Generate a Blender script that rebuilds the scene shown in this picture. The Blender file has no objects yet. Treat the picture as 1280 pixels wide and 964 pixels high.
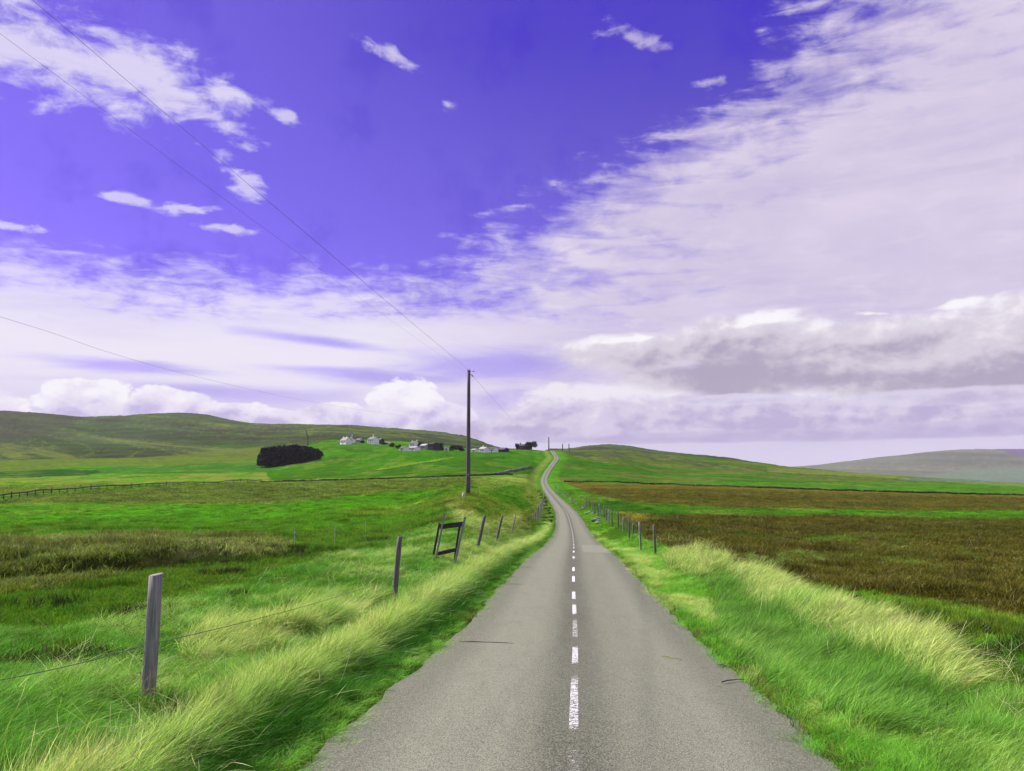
import bpy, bmesh, math, random
import numpy as np
from mathutils import Vector, Matrix
R = math.radians
rng = np.random.default_rng(7)
random.seed(7)
scene = bpy.context.scene
C = scene.collection

# ------------------------------------------------------------ camera
CZ = 2.3                      # eye height above the near road
F = 1000.0                    # focal length in pixels of the 1280-wide photograph
TH = math.atan(108 / F)       # upward tilt
cam_d = bpy.data.cameras.new('camera')
cam = bpy.data.objects.new('camera', cam_d); C.objects.link(cam)
cam_d.sensor_width = 36; cam_d.lens = 36 * F / 1280
cam_d.clip_start = 0.05; cam_d.clip_end = 60000
cam.location = (0, 0, CZ); cam.rotation_euler = (math.pi / 2 + TH, 0, 0)
scene.camera = cam
scene.view_settings.view_transform = 'Standard'
scene.view_settings.look = 'None'
scene.view_settings.exposure = 0.737
scene.view_settings.gamma = 1
scene.cycles.max_bounces = 8
scene.cycles.diffuse_bounces = 3
scene.cycles.transmission_bounces = 4
scene.cycles.use_denoising = True
scene.cycles.volume_bounces = 0

SUN_EL, SUN_AZ = 43.0, -62.0  # degrees; azimuth from the view direction, negative to the left

def ang(px, py):
    """azimuth and elevation (degrees) of a direction seen in the photograph"""
    a, b = (px - 640) / F, (482 - py) / F
    y = math.cos(TH) - b * math.sin(TH); z = math.sin(TH) + b * math.cos(TH)
    return math.degrees(math.atan2(a, y)), math.degrees(math.atan2(z, math.hypot(a, y)))

# ------------------------------------------------------------ node helper
class NT:
    def __init__(s, tree): s.t = tree
    def new(s, typ, **kw):
        n = s.t.nodes.new(typ)
        for k, v in kw.items(): setattr(n, k, v)
        return n
    def put(s, sock, v):
        if isinstance(v, W): s.t.links.new(v.s, sock)
        elif hasattr(v, 'is_output'): s.t.links.new(v, sock)
        elif v is not None:
            if hasattr(sock.default_value, '__len__') and not hasattr(v, '__len__'): v = [v] * len(sock.default_value)
            if hasattr(sock.default_value, '__len__') and len(sock.default_value) == 4 and len(v) == 3: v = list(v) + [1]
            sock.default_value = v
    def m(s, op, a, b=None, c=None, clamp=False):
        n = s.new('ShaderNodeMath', operation=op, use_clamp=clamp)
        for i, v in enumerate((a, b, c)):
            if v is not None: s.put(n.inputs[i], v)
        return W(s, n.outputs[0])
    def noise(s, vec, scale, detail=4, rough=0.5, dist=0.0, lac=2.0, color=False, w=None):
        n = s.new('ShaderNodeTexNoise', noise_dimensions='3D')
        s.put(n.inputs['Vector'], vec)
        for k, v in (('Scale', scale), ('Detail', detail), ('Roughness', rough), ('Distortion', dist), ('Lacunarity', lac)): s.put(n.inputs[k], v)
        return W(s, n.outputs['Color' if color else 'Fac'])
    def vor(s, vec, scale, feature='F1', smooth=None, out='Distance'):
        n = s.new('ShaderNodeTexVoronoi', feature=feature)
        s.put(n.inputs['Vector'], vec); s.put(n.inputs['Scale'], scale)
        return W(s, n.outputs[out])
    def xyz(s, x, y, z=0.0):
        n = s.new('ShaderNodeCombineXYZ')
        for i, v in enumerate((x, y, z)): s.put(n.inputs[i], v)
        return W(s, n.outputs[0])
    def sep(s, v):
        n = s.new('ShaderNodeSeparateXYZ'); s.put(n.inputs[0], v)
        return [W(s, o) for o in n.outputs]
    def smooth(s, v, lo, hi, a=0.0, b=1.0):
        n = s.new('ShaderNodeMapRange', interpolation_type='SMOOTHSTEP', clamp=True)
        for i, q in enumerate((v, lo, hi, a, b)): s.put(n.inputs[i], q)
        return W(s, n.outputs[0])
    def lin(s, v, lo, hi, a=0.0, b=1.0):
        n = s.new('ShaderNodeMapRange', interpolation_type='LINEAR', clamp=True)
        for i, q in enumerate((v, lo, hi, a, b)): s.put(n.inputs[i], q)
        return W(s, n.outputs[0])
    def mix(s, f, a, b, mode='MIX'):
        n = s.new('ShaderNodeMix', data_type='RGBA', blend_type=mode)
        s.put(n.inputs[0], f); s.put(n.inputs[6], a); s.put(n.inputs[7], b)
        return W(s, n.outputs[2])
    def vmath(s, op, a, b):
        n = s.new('ShaderNodeVectorMath', operation=op)
        s.put(n.inputs[0], a); s.put(n.inputs[1], b)
        return W(s, n.outputs[0])
    def curve(s, v, pts, lo, hi):
        """piecewise curve through pts (x in lo..hi), values kept as they are"""
        ys = [p[1] for p in pts]; y0, y1 = min(ys), max(ys)
        f = s.lin(v, lo, hi)
        n = s.new('ShaderNodeFloatCurve')
        cv = n.mapping.curves[0]
        q = [((x - lo) / (hi - lo), (y - y0) / (y1 - y0)) for x, y in pts]
        cv.points[0].location = q[0]; cv.points[-1].location = q[-1]
        for p in q[1:-1]: cv.points.new(*p)
        n.mapping.update()
        s.put(n.inputs[1], f)
        return W(s, n.outputs[0]) * (y1 - y0) + y0
class W:
    def __init__(s, nt, sock): s.n = nt; s.s = sock
    def __add__(s, o): return s.n.m('ADD', s, o)
    __radd__ = __add__
    def __sub__(s, o): return s.n.m('SUBTRACT', s, o)
    def __rsub__(s, o): return s.n.m('SUBTRACT', o, s)
    def __mul__(s, o): return s.n.m('MULTIPLY', s, o)
    __rmul__ = __mul__
    def __truediv__(s, o): return s.n.m('DIVIDE', s, o)
    def max(s, o): return s.n.m('MAXIMUM', s, o)
    def min(s, o): return s.n.m('MINIMUM', s, o)

# ------------------------------------------------------------ world: violet sky with cloud layers
world = bpy.data.worlds.new('World'); scene.world = world; world.use_nodes = True
world.node_tree.nodes.clear()
world.cycles.sampling_method = 'MANUAL'; world.cycles.sample_map_resolution = 512
K = 0.06                                       # world strength
def build_sky():
    T = NT(world.node_tree)
    sky = T.new('ShaderNodeTexSky', sky_type='NISHITA')
    sky.sun_disc = False
    sky.sun_elevation = R(SUN_EL); sky.sun_rotation = R(SUN_AZ)
    sky.air_density = 1.0; sky.dust_density = 0.3; sky.ozone_density = 3.0
    d = W(T, T.new('ShaderNodeTexCoord').outputs['Generated'])
    x, y, z = T.sep(d)
    az = T.m('ARCTAN2', x, y) * 57.2958
    el = T.m('ARCSINE', z) * 57.2958
    zc = z.max(0.0)
    pl = T.xyz(x / (zc + 0.09), y / (zc + 0.09), 3.3)
    ae = T.xyz(az * 0.1, el * 0.1, 1.7)
    base = T.mix(1.0, sky.outputs[0], TINT, 'MULTIPLY')
    base = T.mix(T.smooth(el, 13.0, 1.0) * 0.55, base, (3.1, 2.75, 7.6, 1))
    mott = T.noise(ae, 2.2, 4, 0.55); nfb = T.noise(ae, 7.0, 4, 0.6) - 0.5
    base = T.mix(T.smooth(el, 20.0, 32.0) * T.smooth(az, -20.0, 4.0) * 0.6 + T.smooth(mott + nfb * 0.25, 0.48, 0.70) * 0.26, base, (0.55, 0.28, 5.9, 1))
    # noises
    def sharp(n, k): return (n - 0.5) * k
    nf = sharp(T.noise(pl, 8.0, 8, 0.62, 0.6), 2.2)       # cells of the high layer
    nm = sharp(T.noise(pl, 3.6, 6, 0.6, 0.5), 2.2)
    nb = sharp(T.noise(pl, 1.3, 5, 0.55, 0.3), 2.2)
    st = sharp(T.noise(T.xyz(az * 0.045, el * 0.34, 5.0), 1.0, 8, 0.6, 0.5), 2.2)      # level streaks
    fg = sharp(T.noise(T.xyz(az * 0.085 + el * 0.03, el * 0.55, 9.0), 1.0, 8, 0.62, 0.6), 2.2)   # fingers
    hp = T.xyz(az * 0.22, el * 0.34, 2.0)
    bw = sharp(T.noise(hp, 1.0, 9, 0.58, 0.15), 2.0)     # heaps
    bw2 = sharp(T.noise(T.xyz(az * 0.22 + 0.10, el * 0.34 - 0.16, 2.0), 1.0, 9, 0.58, 0.15), 2.0)
    pf = sharp(T.noise(T.xyz(az * 0.36 + el * 0.06, el * 0.62, 4.0), 1.0, 8, 0.6, 0.35), 2.4)     # small puffs
    soft = sharp(T.noise(T.xyz(az * 0.10, el * 0.19, 7.0), 1.0, 5, 0.5, 0.3), 2.0)
    def ell(px, py, rx, ry, rot=0.0):
        a0, e0 = ang(px, py)
        sx = 0.0545
        ca, sa = math.cos(R(rot)), math.sin(R(rot))
        dx, dy = (az - a0) * math.cos(R(e0)), el - e0
        u = (dx * ca - dy * sa) / (rx * sx); v = (dx * sa + dy * ca) / (ry * sx)
        return 1.0 - T.m('SQRT', u * u + v * v)
    def union(L):
        r = L[0]
        for q in L[1:]: r = r.max(q)
        return r
    # streak of cells upper left, running off the frame to the left
    (a0, e0), (a1, e1) = ang(-60, 20), ang(345, 150)
    L = math.hypot(a1 - a0, e1 - e0); ux, uy = (a1 - a0) / L, (e1 - e0) / L
    t = ((az - a0) * ux + (el - e0) * uy) / L
    pd = T.m('ABSOLUTE', (az - a0) * uy - (el - e0) * ux + 0.0)
    hw = T.lin(t, 0.0, 1.0, 6.2, 2.2)
    streak = (1.0 - pd / hw).min((1.04 - t) * 3.0)
    bits = union([ell(493, 69, 42, 13, 24), ell(786, 47, 56, 15, 17), ell(895, 101, 32, 10, 0), ell(356, 147, 22, 9, 12),
                  ell(152, 246, 26, 9, 8), ell(238, 262, 32, 9, -4), ell(285, 287, 46, 8, 4), ell(560, 131, 16, 9, 20),
                  ell(10, 282, 40, 6, 0), ell(300, 222, 40, 18, 40)])
    # right bank: everything right of a slanting edge
    pts = [(350, 540), (310, 560), (290, 585), (250, 650), (212, 710), (165, 820), (130, 880), (85, 925), (0, 985)]
    P = sorted((ang(px, py)[1], ang(px, py)[0]) for py, px in pts)
    P = P + [(60.0, P[-1][1] + 16), (90.0, P[-1][1] + 20)]
    edge = T.curve(el, P, P[0][0], 90.0)
    bank = (az - edge) / 11.0
    bank = bank.min((150.0 - az) / 30.0)
    # level white band, whose top edge crosses the left half
    e_top = ang(200, 318)[1]
    band = (e_top - el + (az + 25) * 0.01) / 4.0
    na = nf * 0.55 + nm * 0.45
    c_streak = T.smooth(streak * 1.3 + nf * 1.1 + pf * 0.9 + fg * 0.5, 0.38, 1.4) * 0.76
    c_bits = T.smooth(bits * 1.25 + nf * 1.5 + pf * 1.5 + fg * 0.5, 0.05, 1.1) * 0.62 * T.smooth(bits, -0.7, 0.1)
    fr = sharp(T.noise(T.xyz(az * 0.16 + el * 0.11, el * 0.85, 3.0), 1.0, 8, 0.58, 0.5), 2.4)     # feathered ranks
    c_bank = T.smooth(bank * 0.85 + fr * 0.62 + pf * 0.45 + nf * 0.25, 0.0, 0.42) * T.smooth(bank * 0.62 + pf * 0.55 + fr * 0.9 + nf * 0.2, -0.05, 0.95, 0.30, 0.97)
    c_band = T.smooth(band * 0.8 + nf * 0.45 + fg * 0.45 + pf * 0.45, -0.05, 0.75) * T.smooth(band + fg * 0.6 + nm * .3, 0.0, 1.6, 0.74, 0.97)
    # elsewhere (behind, overhead) the same broken high layer goes on
    away = T.smooth(T.m('ABSOLUTE', az), 50.0, 75.0).max(T.smooth(el, 40.0, 52.0))
    c_away = T.smooth(nb + nf * 0.5, -0.15, 0.35) * away * 0.75
    gaps = union([ell(600, 458, 230, 36, 3), ell(160, 457, 140, 12, 2), ell(420, 430, 150, 11, 5), ell(300, 490, 190, 14, 0), ell(660, 498, 90, 26, 0), ell(470, 470, 200, 16, 2)])
    c_band = c_band * (1.0 - T.smooth(gaps + st * 0.8 + fg * 0.55, 0.0, 0.9) * 0.66)
    c_bank = c_bank * (1.0 - T.smooth(ell(600, 456, 240, 34, 3) + st * 0.8 + fg * 0.5, 0.0, 0.8) * 0.75)
    cov = union([c_streak, c_bits, c_band, c_bank, c_away])
    warm = T.smooth(az, -14.0, 12.0)
    veil = T.mix(warm, (8.7, 8.2, 9.4, 1), (6.6, 5.9, 7.75, 1))
    veil = T.mix(T.smooth(soft + nm * 0.35, -0.25, 0.4) * 0.55, veil, T.mix(warm, (8.8, 8.4, 9.3, 1), (8.0, 7.1, 8.5, 1)))
    veil = T.mix(T.smooth(st + nb * 0.4, -0.05, 0.55) * 0.45, veil, T.mix(warm, (6.2, 5.6, 8.2, 1), (4.9, 4.45, 6.9, 1)))
    veil = T.mix(T.smooth(nf + pf * 0.6, 0.0, 0.8) * 0.3, veil, (8.8, 8.3, 9.3, 1))
    col = T.mix(cov, base, veil)
    # haze near the horizon
    col = T.mix(T.smooth(el, 8.5, 0.5) * 0.55, col, (6.5, 6.0, 8.5, 1))
    # heaped clouds near the horizon
    def heaps(lst, lit_rgb, mid_rgb, dark_rgb, amp, lo, hi, ytop, ybase, opac=1.0, sidelit=1.0):
        nonlocal col
        sh = union([ell(*q) for q in lst])
        den = sh * 1.2 + bw * amp + soft * 0.25
        mask = T.smooth(den, lo, hi) * opac
        e1, e0 = ang(640, ytop)[1], ang(640, ybase)[1]
        v = T.lin(el, e0, e1)
        lit = (bw - bw2) * 1.15 * sidelit
        dk = T.m('MINIMUM', T.m('MAXIMUM', 0.78 - v * 0.95 - lit + soft * 0.5 + T.smooth(den, 0.1, 1.1) * 0.28, 0.0), 1.0)
        c = T.mix(T.smooth(dk, 0.0, 0.45), lit_rgb, mid_rgb)
        c = T.mix(T.smooth(dk, 0.4, 1.0), c, dark_rgb)
        col = T.mix(mask, col, c)
    low = T.smooth(el, 6.5, 3.0) * T.smooth(az, 10.0, -6.0)
    col = T.mix(low * 0.55, col, (6.1, 5.5, 8.5, 1))
    heaps([(115, 503, 66, 34), (205, 508, 76, 28), (290, 520, 56, 20), (20, 524, 60, 14), (500, 508, 62, 42), (548, 522, 52, 34), (425, 522, 60, 26), (340, 526, 50, 16),
           (-140, 505, 140, 34), (-420, 515, 200, 30)],
          (9.7, 9.4, 9.9, 1), (8.3, 7.7, 9.2, 1), (5.2, 4.5, 7.6, 1), 1.0, 0.08, 0.24, 474, 552, 0.95, 1.3)
    heaps([(750, 500, 120, 28), (900, 508, 240, 30), (1150, 512, 240, 32), (690, 520, 90, 22), (1350, 515, 200, 26), (640, 540, 160, 16), (1000, 525, 300, 18)],
          (8.7, 8.3, 9.2, 1), (6.9, 6.2, 8.0, 1), (4.7, 4.0, 6.5, 1), 0.95, -0.02, 0.30, 475, 548, 0.95, 1.3)
    heaps([(790, 440, 130, 26), (960, 430, 150, 42), (1120, 428, 170, 42), (1270, 422, 150, 52), (1000, 468, 260, 30), (1200, 470, 200, 34), (1450, 425, 200, 60)],
          (9.3, 9.0, 9.5, 1), (7.0, 6.4, 7.4, 1), (4.1, 3.55, 4.9, 1), 0.75, -0.05, 0.42, 372, 500, 0.94, 0.9)
    heaps([(1000, 544, 330, 9), (820, 549, 200, 7), (1250, 534, 200, 11), (1210, 495, 170, 12), (930, 500, 120, 8)],
          (7.2, 6.6, 8.4, 1), (5.7, 5.0, 7.3, 1), (4.4, 3.7, 6.4, 1), 0.75, -0.05, 0.4, 500, 556, 0.85, 0.9)
    hl = T.smooth(union([ell(1190, 381, 66, 8, -8), ell(960, 397, 70, 12, -6), ell(1090, 392, 60, 6, 4), ell(790, 424, 60, 5, -3)]) + bw * 1.3 + nf * 0.3, 0.25, 0.8)
    col = T.mix(hl * 0.85, col, (9.8, 9.6, 9.9, 1))
    col = T.mix(T.smooth(el, 2.2, 0.4) * 0.45, col, (7.0, 6.5, 8.8, 1))
    bg = T.new('ShaderNodeBackground'); T.put(bg.inputs[0], col); bg.inputs[1].default_value = K
    out = T.new('ShaderNodeOutputWorld'); T.t.links.new(bg.outputs[0], out.inputs[0])
TINT = (0.84, 0.37, 1.36, 1)
build_sky()

# ------------------------------------------------------------ sun
sd = bpy.data.lights.new('sun', 'SUN'); sd.energy = 5.0; sd.angle = R(0.55); sd.color = (1.0, 0.94, 0.80)
so = bpy.data.objects.new('sun', sd); C.objects.link(so)
sv = Vector((math.sin(R(SUN_AZ)) * math.cos(R(SUN_EL)), math.cos(R(SUN_AZ)) * math.cos(R(SUN_EL)), math.sin(R(SUN_EL))))
so.rotation_euler = sv.to_track_quat('Z', 'Y').to_euler(); so.location = sv * 50

# ------------------------------------------------------------ terrain as a height function
def us(px, py):
    a, b = (px - 640) / F, (482 - py) / F
    y = math.cos(TH) - b * math.sin(TH); z = math.sin(TH) + b * math.cos(TH)
    return a / y, z / y
def pchip(xs, ys, q):
    """monotone cubic through (xs, ys); ys may be 2-D (n, m)"""
    xs = np.asarray(xs, float); ys = np.asarray(ys, float); q = np.asarray(q, float)
    two = ys.ndim == 2
    if not two: ys = ys[:, None]
    h = np.diff(xs)[:, None]; dl = np.diff(ys, axis=0) / h
    m = np.zeros_like(ys)
    p = dl[:-1] * dl[1:]
    w1 = 2 * h[1:] + h[:-1]; w2 = h[1:] + 2 * h[:-1]
    with np.errstate(divide='ignore', invalid='ignore'):
        hm = (w1 + w2) / (w1 / dl[:-1] + w2 / dl[1:])
    m[1:-1] = np.where(p > 0, hm, 0); m[0] = dl[0]; m[-1] = dl[-1]
    i = np.clip(np.searchsorted(xs, q) - 1, 0, len(xs) - 2)
    H = (xs[i + 1] - xs[i])[:, None]; t = np.clip((q - xs[i])[:, None] / H, -0.2, 1.2)
    t2, t3 = t * t, t ** 3
    r = (2*t3 - 3*t2 + 1) * ys[i] + (t3 - 2*t2 + t) * H * m[i] + (-2*t3 + 3*t2) * ys[i+1] + (t3 - t2) * H * m[i+1]
    return r if two else r[:, 0]
COLS = {
 -500: [(2,1640),(4,1110),(7,885),(10.5,815),(16,745),(27,702),(50,675),(85,656),(140,642),(210,632),(350,615),(480,603),(650,592),(800,583),(1400,560),(2000,535),(2700,508),(3400,514),(6000,570),(9500,585)],
 0: [(2,1640),(4,1110),(7,885),(10.5,815),(16,750),(27,702),(50,672),(85,652),(140,635),(205,623),(350,606),(480,597),(650,588),(800,581),(1400,560),(2000,538),(2700,514),(3400,520),(6000,570),(9500,585)],
 110: [(2,1640),(4,1110),(7,885),(10.5,815),(16,748),(27,701),(50,671),(85,651),(140,633),(215,617),(350,605),(480,597),(650,587),(800,579),(1400,558),(2000,538),(2700,521),(3400,525),(6000,570),(9500,585)],
 230: [(2,1640),(4,1110),(7.2,884),(10.5,818),(16,745),(27,699),(50,669),(85,649),(145,630),(260,610),(350,604),(480,596),(650,585),(800,577),(1400,553),(2000,533),(2600,517),(3200,522),(6000,570),(9500,585)],
 320: [(2,1640),(4,1110),(7.3,880),(10.5,818),(16,743),(27,698),(50,668),(85,647),(150,628),(300,607),(400,600),(520,592),(700,581),(1000,566),(1600,545),(2300,528.5),(3000,535),(6000,570),(9500,585)],
 420: [(2,1640),(4,1110),(7.3,880),(10.5,818),(15.5,748),(24,703),(40,668),(68,645),(120,626),(260,606),(400,599),(500,590),(600,577),(660,566),(750,556),(1100,545),(1700,533),(2200,530.5),(2800,540),(6000,570),(9500,585)],
 500: [(2,1640),(4,1110),(7.3,880),(10,822),(15,752),(21,714),(30,684),(50,655),(80,636),(130,620),(250,605),(400,597),(500,583),(570,571),(620,565),(680,562),(800,556),(1100,546),(1600,538),(2000,537),(2600,546),(6000,575),(9500,585)],
 580: [(2,1640),(4,1115),(6.2,945),(9,838),(14.5,752),(20,711),(27,681),(36,659),(55,634),(75,618.5),(100,609),(140,605),(220,601),(350,597),(450,587),(550,575),(640,565),(700,564),(900,560),(1500,548),(1900,545.5),(2500,556),(6000,580),(9500,585)],
 640: [(2,1650),(4,1120),(6.2,955),(9,850),(14,775),(20,722),(30,686),(46,663),(68,644),(105,628),(170,614),(260,607),(380,598),(480,588),(580,576),(680,565),(740,562.5),(900,564),(1600,561),(2500,575),(6000,585),(9500,588)],
 690: [(2,1660),(4,1130),(6.2,964),(9,864),(13.3,800),(21,740),(34,700),(57,680),(98,660),(150,640),(230,625),(360,610),(470,600),(540,590),(600,580),(680,570),(740,563.5),(900,568),(1600,561),(2500,578),(6000,588),(9500,588)],
 760: [(2,1660),(4,1130),(6.2,964),(9,864),(13.3,800),(21,742),(34,703),(57,674),(98,654),(150,638),(230,622),(360,609),(470,600),(560,590),(650,578),(740,568),(800,564),(900,565),(1300,556.5),(1600,555),(2500,570),(6000,588),(9500,588)],
 830: [(2,1660),(4,1130),(6.2,964),(9,864),(13.3,797),(21,740),(37,693),(70,662),(130,641),(210,625),(360,610),(520,601),(650,590),(800,576),(950,569),(1200,566),(1500,564.5),(2500,575),(6000,588),(9500,588)],
 900: [(2,1660),(4,1130),(6.2,960),(9,864),(13.3,795),(20,741),(37,690),(75,659),(130,641),(210,626),(360,611),(500,602),(650,592),(800,580),(1000,573.5),(1200,571.5),(2500,585),(5000,590),(9500,588)],
 1000: [(2,1660),(4,1130),(6.2,958),(9,862),(14,795),(22,740),(40,695),(80,661),(140,642),(230,627),(360,613.5),(500,606),(650,598),(800,590),(950,585),(1300,589),(2500,600),(5000,592),(7000,583.5),(9500,590)],
 1100: [(2,1650),(4,1125),(6.2,960),(9,868),(14,796),(22,745),(40,698),(80,661),(140,643),(230,629),(360,617),(520,608),(700,600),(900,593.5),(1300,598),(2500,603),(4500,594),(7000,572),(9500,585)],
 1200: [(2,1650),(4,1125),(6.2,965),(9,872),(14,798),(23,742),(40,699),(80,662),(140,644),(230,631),(360,620),(500,611.5),(700,604.5),(900,599.5),(1300,603),(2500,607),(4000,600),(5000,588),(7000,562.5),(9500,575)],
 1300: [(2,1650),(4,1125),(6.2,970),(9,875),(15,790),(25,737),(40,700),(80,662),(140,646),(230,633),(360,622),(500,615),(700,609),(900,605.5),(1300,608),(2500,610),(3500,603),(5000,588),(7000,561),(9500,575)],
 1800: [(2,1650),(4,1125),(6.2,970),(9,875),(15,790),(25,737),(40,700),(80,664),(140,648),(230,636),(360,625),(500,618),(700,612),(900,608),(1300,610),(2500,612),(3500,603),(5000,586),(7000,552),(9500,570)],
}
LD = np.linspace(math.log(2.0), math.log(9500), 420)
_cu, _tab = [], []
for px in sorted(COLS):
    pr = COLS[px]
    _cu.append(us(px, 600)[0])
    _tab.append(pchip([math.log(d) for d, _ in pr], [us(px, y)[1] for _, y in pr], LD))
UG = np.linspace(-1.35, 1.35, 541)
STAB = pchip([_cu[0] - 0.4] + _cu + [_cu[-1] + 0.4], np.array([_tab[0]] + _tab + [_tab[-1]]), UG)   # (nu, nd)

def hash2(ix, iy, seed):
    h = (ix.astype(np.int64) * 374761393 + iy.astype(np.int64) * 668265263 + seed * 974634777) & 0x7fffffff
    h = ((h ^ (h >> 13)) * 1274126177) & 0x7fffffff
    return ((h ^ (h >> 16)) & 0xffff) / 65535.0
def vnoise(x, y, seed=0):
    ix, iy = np.floor(x), np.floor(y); fx, fy = x - ix, y - iy
    fx = fx * fx * (3 - 2 * fx); fy = fy * fy * (3 - 2 * fy)
    a, b, c, d = hash2(ix, iy, seed), hash2(ix + 1, iy, seed), hash2(ix, iy + 1, seed), hash2(ix + 1, iy + 1, seed)
    return (a * (1 - fx) + b * fx) * (1 - fy) + (c * (1 - fx) + d * fx) * fy
def fbm(x, y, oct=4, seed=0, gain=0.5):
    s, a, t = 0, 1.0, 0
    for o in range(oct):
        s = s + a * vnoise(x * 2 ** o + 17.3 * o, y * 2 ** o + 9.1 * o, seed + o); t += a; a *= gain
    return s / t
def sst(v, lo, hi):
    t = np.clip((v - lo) / (hi - lo), 0, 1); return t * t * (3 - 2 * t)

# road centre line: depth, picture column, picture row -> metres
RD = [(0.5, 8, 0), (2, 0, 0), (4, 0, 0), (6.2, 717, 964), (13.3, 719, 800), (21, 717, 740), (34, 717, 700), (57, 717, 680), (98, 714, 660), (150, 707, 640),
      (230, 694, 624), (360, 683, 610), (470, 680, 600), (540, 684, 590), (600, 691, 580), (680, 695, 571), (740, 689, 563.5), (860, 684, 566.5), (1000, 690, 570)]
_rd = []
for d, px, py in RD:
    if py == 0: _rd.append((d, 0.46 + (d - 6.2) * 0.077, CZ - 2.31 - 0.065 * (d - 6.2)))
    else:
        u, s = us(px, py); _rd.append((d, u * d, CZ + s * d))
_rd = np.array(_rd)
def road_x(Y): return pchip(_rd[:, 0], _rd[:, 1], np.clip(np.atleast_1d(Y).astype(float), 0.5, 1000))
def road_z(Y): return pchip(_rd[:, 0], _rd[:, 2], np.clip(np.atleast_1d(Y).astype(float), 0.5, 1000))
HALF = 2.0                                       # half the carriageway width

def raw_z(X, Y):
    u = X / Y
    L = np.clip((np.log(np.maximum(Y, 2.0)) - LD[0]) / (LD[-1] - LD[0]) * (len(LD) - 1), 0, len(LD) - 1.001)
    U = np.clip((u - UG[0]) / (UG[-1] - UG[0]) * (len(UG) - 1), 0, len(UG) - 1.001)
    i, j = U.astype(int), L.astype(int); fu, fl = U - i, L - j
    s = (STAB[i, j] * (1 - fl) + STAB[i, j + 1] * fl) * (1 - fu) + (STAB[i + 1, j] * (1 - fl) + STAB[i + 1, j + 1] * fl) * fu
    return CZ + s * Y
def to_px(X, Y, Z):
    dz = Z - CZ; c, sn = math.cos(TH), math.sin(TH)
    dep = Y * c + dz * sn; up = -Y * sn + dz * c
    return 640 + F * X / dep, 482 - F * up / dep
def in_poly(px, py, poly):
    r = np.zeros(px.shape, bool); n = len(poly)
    for k in range(n):
        x0, y0 = poly[k]; x1, y1 = poly[(k + 1) % n]
        if y0 == y1: continue
        r ^= ((y0 > py) != (y1 > py)) & (px < (x1 - x0) * (py - y0) / (y1 - y0) + x0)
    return r
def ground_z(X, Y):
    X = np.asarray(X, float); Y = np.asarray(Y, float); sh = X.shape
    X = X.ravel(); Y = Y.ravel()
    z = raw_z(X, Y)
    lat = X - road_x(Y)
    # hummocks, finer near the eye
    z = z + (fbm(X / 2.6, Y / 2.6, 3, 3) - 0.5) * 0.20 * sst(np.abs(lat), 2.5, 6) * (1 - sst(Y, 120, 300))
    z = z + (fbm(X / 14, Y / 14, 3, 5) - 0.5) * 0.7 * sst(np.abs(lat), 5, 14) * sst(Y, 14, 60) * (1 - sst(Y, 250, 420))
    z = z + (fbm(X / 60, Y / 60, 4, 8) - 0.5) * 4.0 * sst(Y, 800, 1400)
    z = z + (fbm(X / 170 + Y / 900, Y / 420, 4, 11) - 0.5) * 16.0 * sst(Y, 1000, 2000)
    z = z + (fbm(X / 5, Y / 7, 3, 14) - 0.5) * (0.35 + 0.0011 * Y) * sst(np.abs(lat), 4, 10) * sst(Y, 60, 160)
    z = z + (fbm(X / 24, Y / 40, 3, 16) - 0.5) * 2.2 * sst(np.abs(lat), 8, 40) * sst(Y, 260, 600)
    # left heath bank: a raised shelf of old turf with a broken edge
    edge = 17.0 + np.interp(X, [-22, -14, -11, -8, -6], [-1.3, 0.3, 3.5, 9, 14]) + (fbm(X / 1.5, Y * 0, 3, 21) - 0.5) * 2.0
    shelf = sst(Y, edge - 0.15, edge + 0.75) * (1 - sst(Y, 36, 46)) * (1 - sst(X, -9.5, -6.5))
    z = z + shelf * (0.42 + (fbm(X / 1.1, Y / 1.1, 3, 23) - 0.5) * 0.3)
    # right heath: broken turf edge beside the ditch
    ed = 19.5 + np.interp(X, [4, 8, 12, 16], [7, 3.0, 0.5, -1.5]) + (fbm(X / 1.3, Y * 0, 3, 31) - 0.5) * 1.6
    hs = sst(Y, ed - 0.1, ed + 0.7) * sst(X, 6.0, 8.0) * (1 - sst(Y, 80, 140))
    z = z + hs * (0.22 + (fbm(X / 0.9, Y / 0.9, 3, 33) - 0.5) * 0.26)
    # verge banks
    z = z + 0.14 * np.exp(-((lat + 3.0) / 0.55) ** 2) * (1 - sst(Y, 60, 120))
    z = z + 0.20 * np.exp(-((lat - 4.3) / 0.9) ** 2) * sst(Y, 6, 10) * (1 - sst(Y, 20, 34))
    z = z - 0.25 * np.exp(-((lat - 6.3) / 0.8) ** 2) * sst(Y, 5, 8) * (1 - sst(Y, 20, 30))
    # the road bed
    w = 1 - sst(np.abs(lat), HALF + 0.35, HALF + 2.6 + 0.012 * Y)
    zr = road_z(Y) - 0.03 * np.clip(np.abs(lat) - HALF + 0.3, 0, 1) - (0.05 + 0.0004 * Y) * (np.abs(lat) < HALF + 0.02 * np.sqrt(Y))
    z = z * (1 - w) + zr * w
    return z.reshape(sh)
_dm = np.exp(np.linspace(math.log(3.0), math.log(9000), 6000))
def ground_at(px, py, dmin=3.0, dmax=9000):
    """first ground point met by the sight line through (px, py)"""
    u, s = us(px, py)
    D = _dm[(_dm >= dmin) & (_dm <= dmax)]
    zz = ground_z(u * D, D)
    k = np.argmax(zz >= CZ + s * D)
    if zz[k] < CZ + s * D[k]: k = len(D) - 1
    return Vector((u * D[k], D[k], float(zz[k])))
def spot(px, d):
    """ground point at depth d in the direction of column px"""
    u = us(px, 600)[0]
    return Vector((u * d, d, float(ground_z(np.array([u * d]), np.array([d]))[0])))

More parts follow.
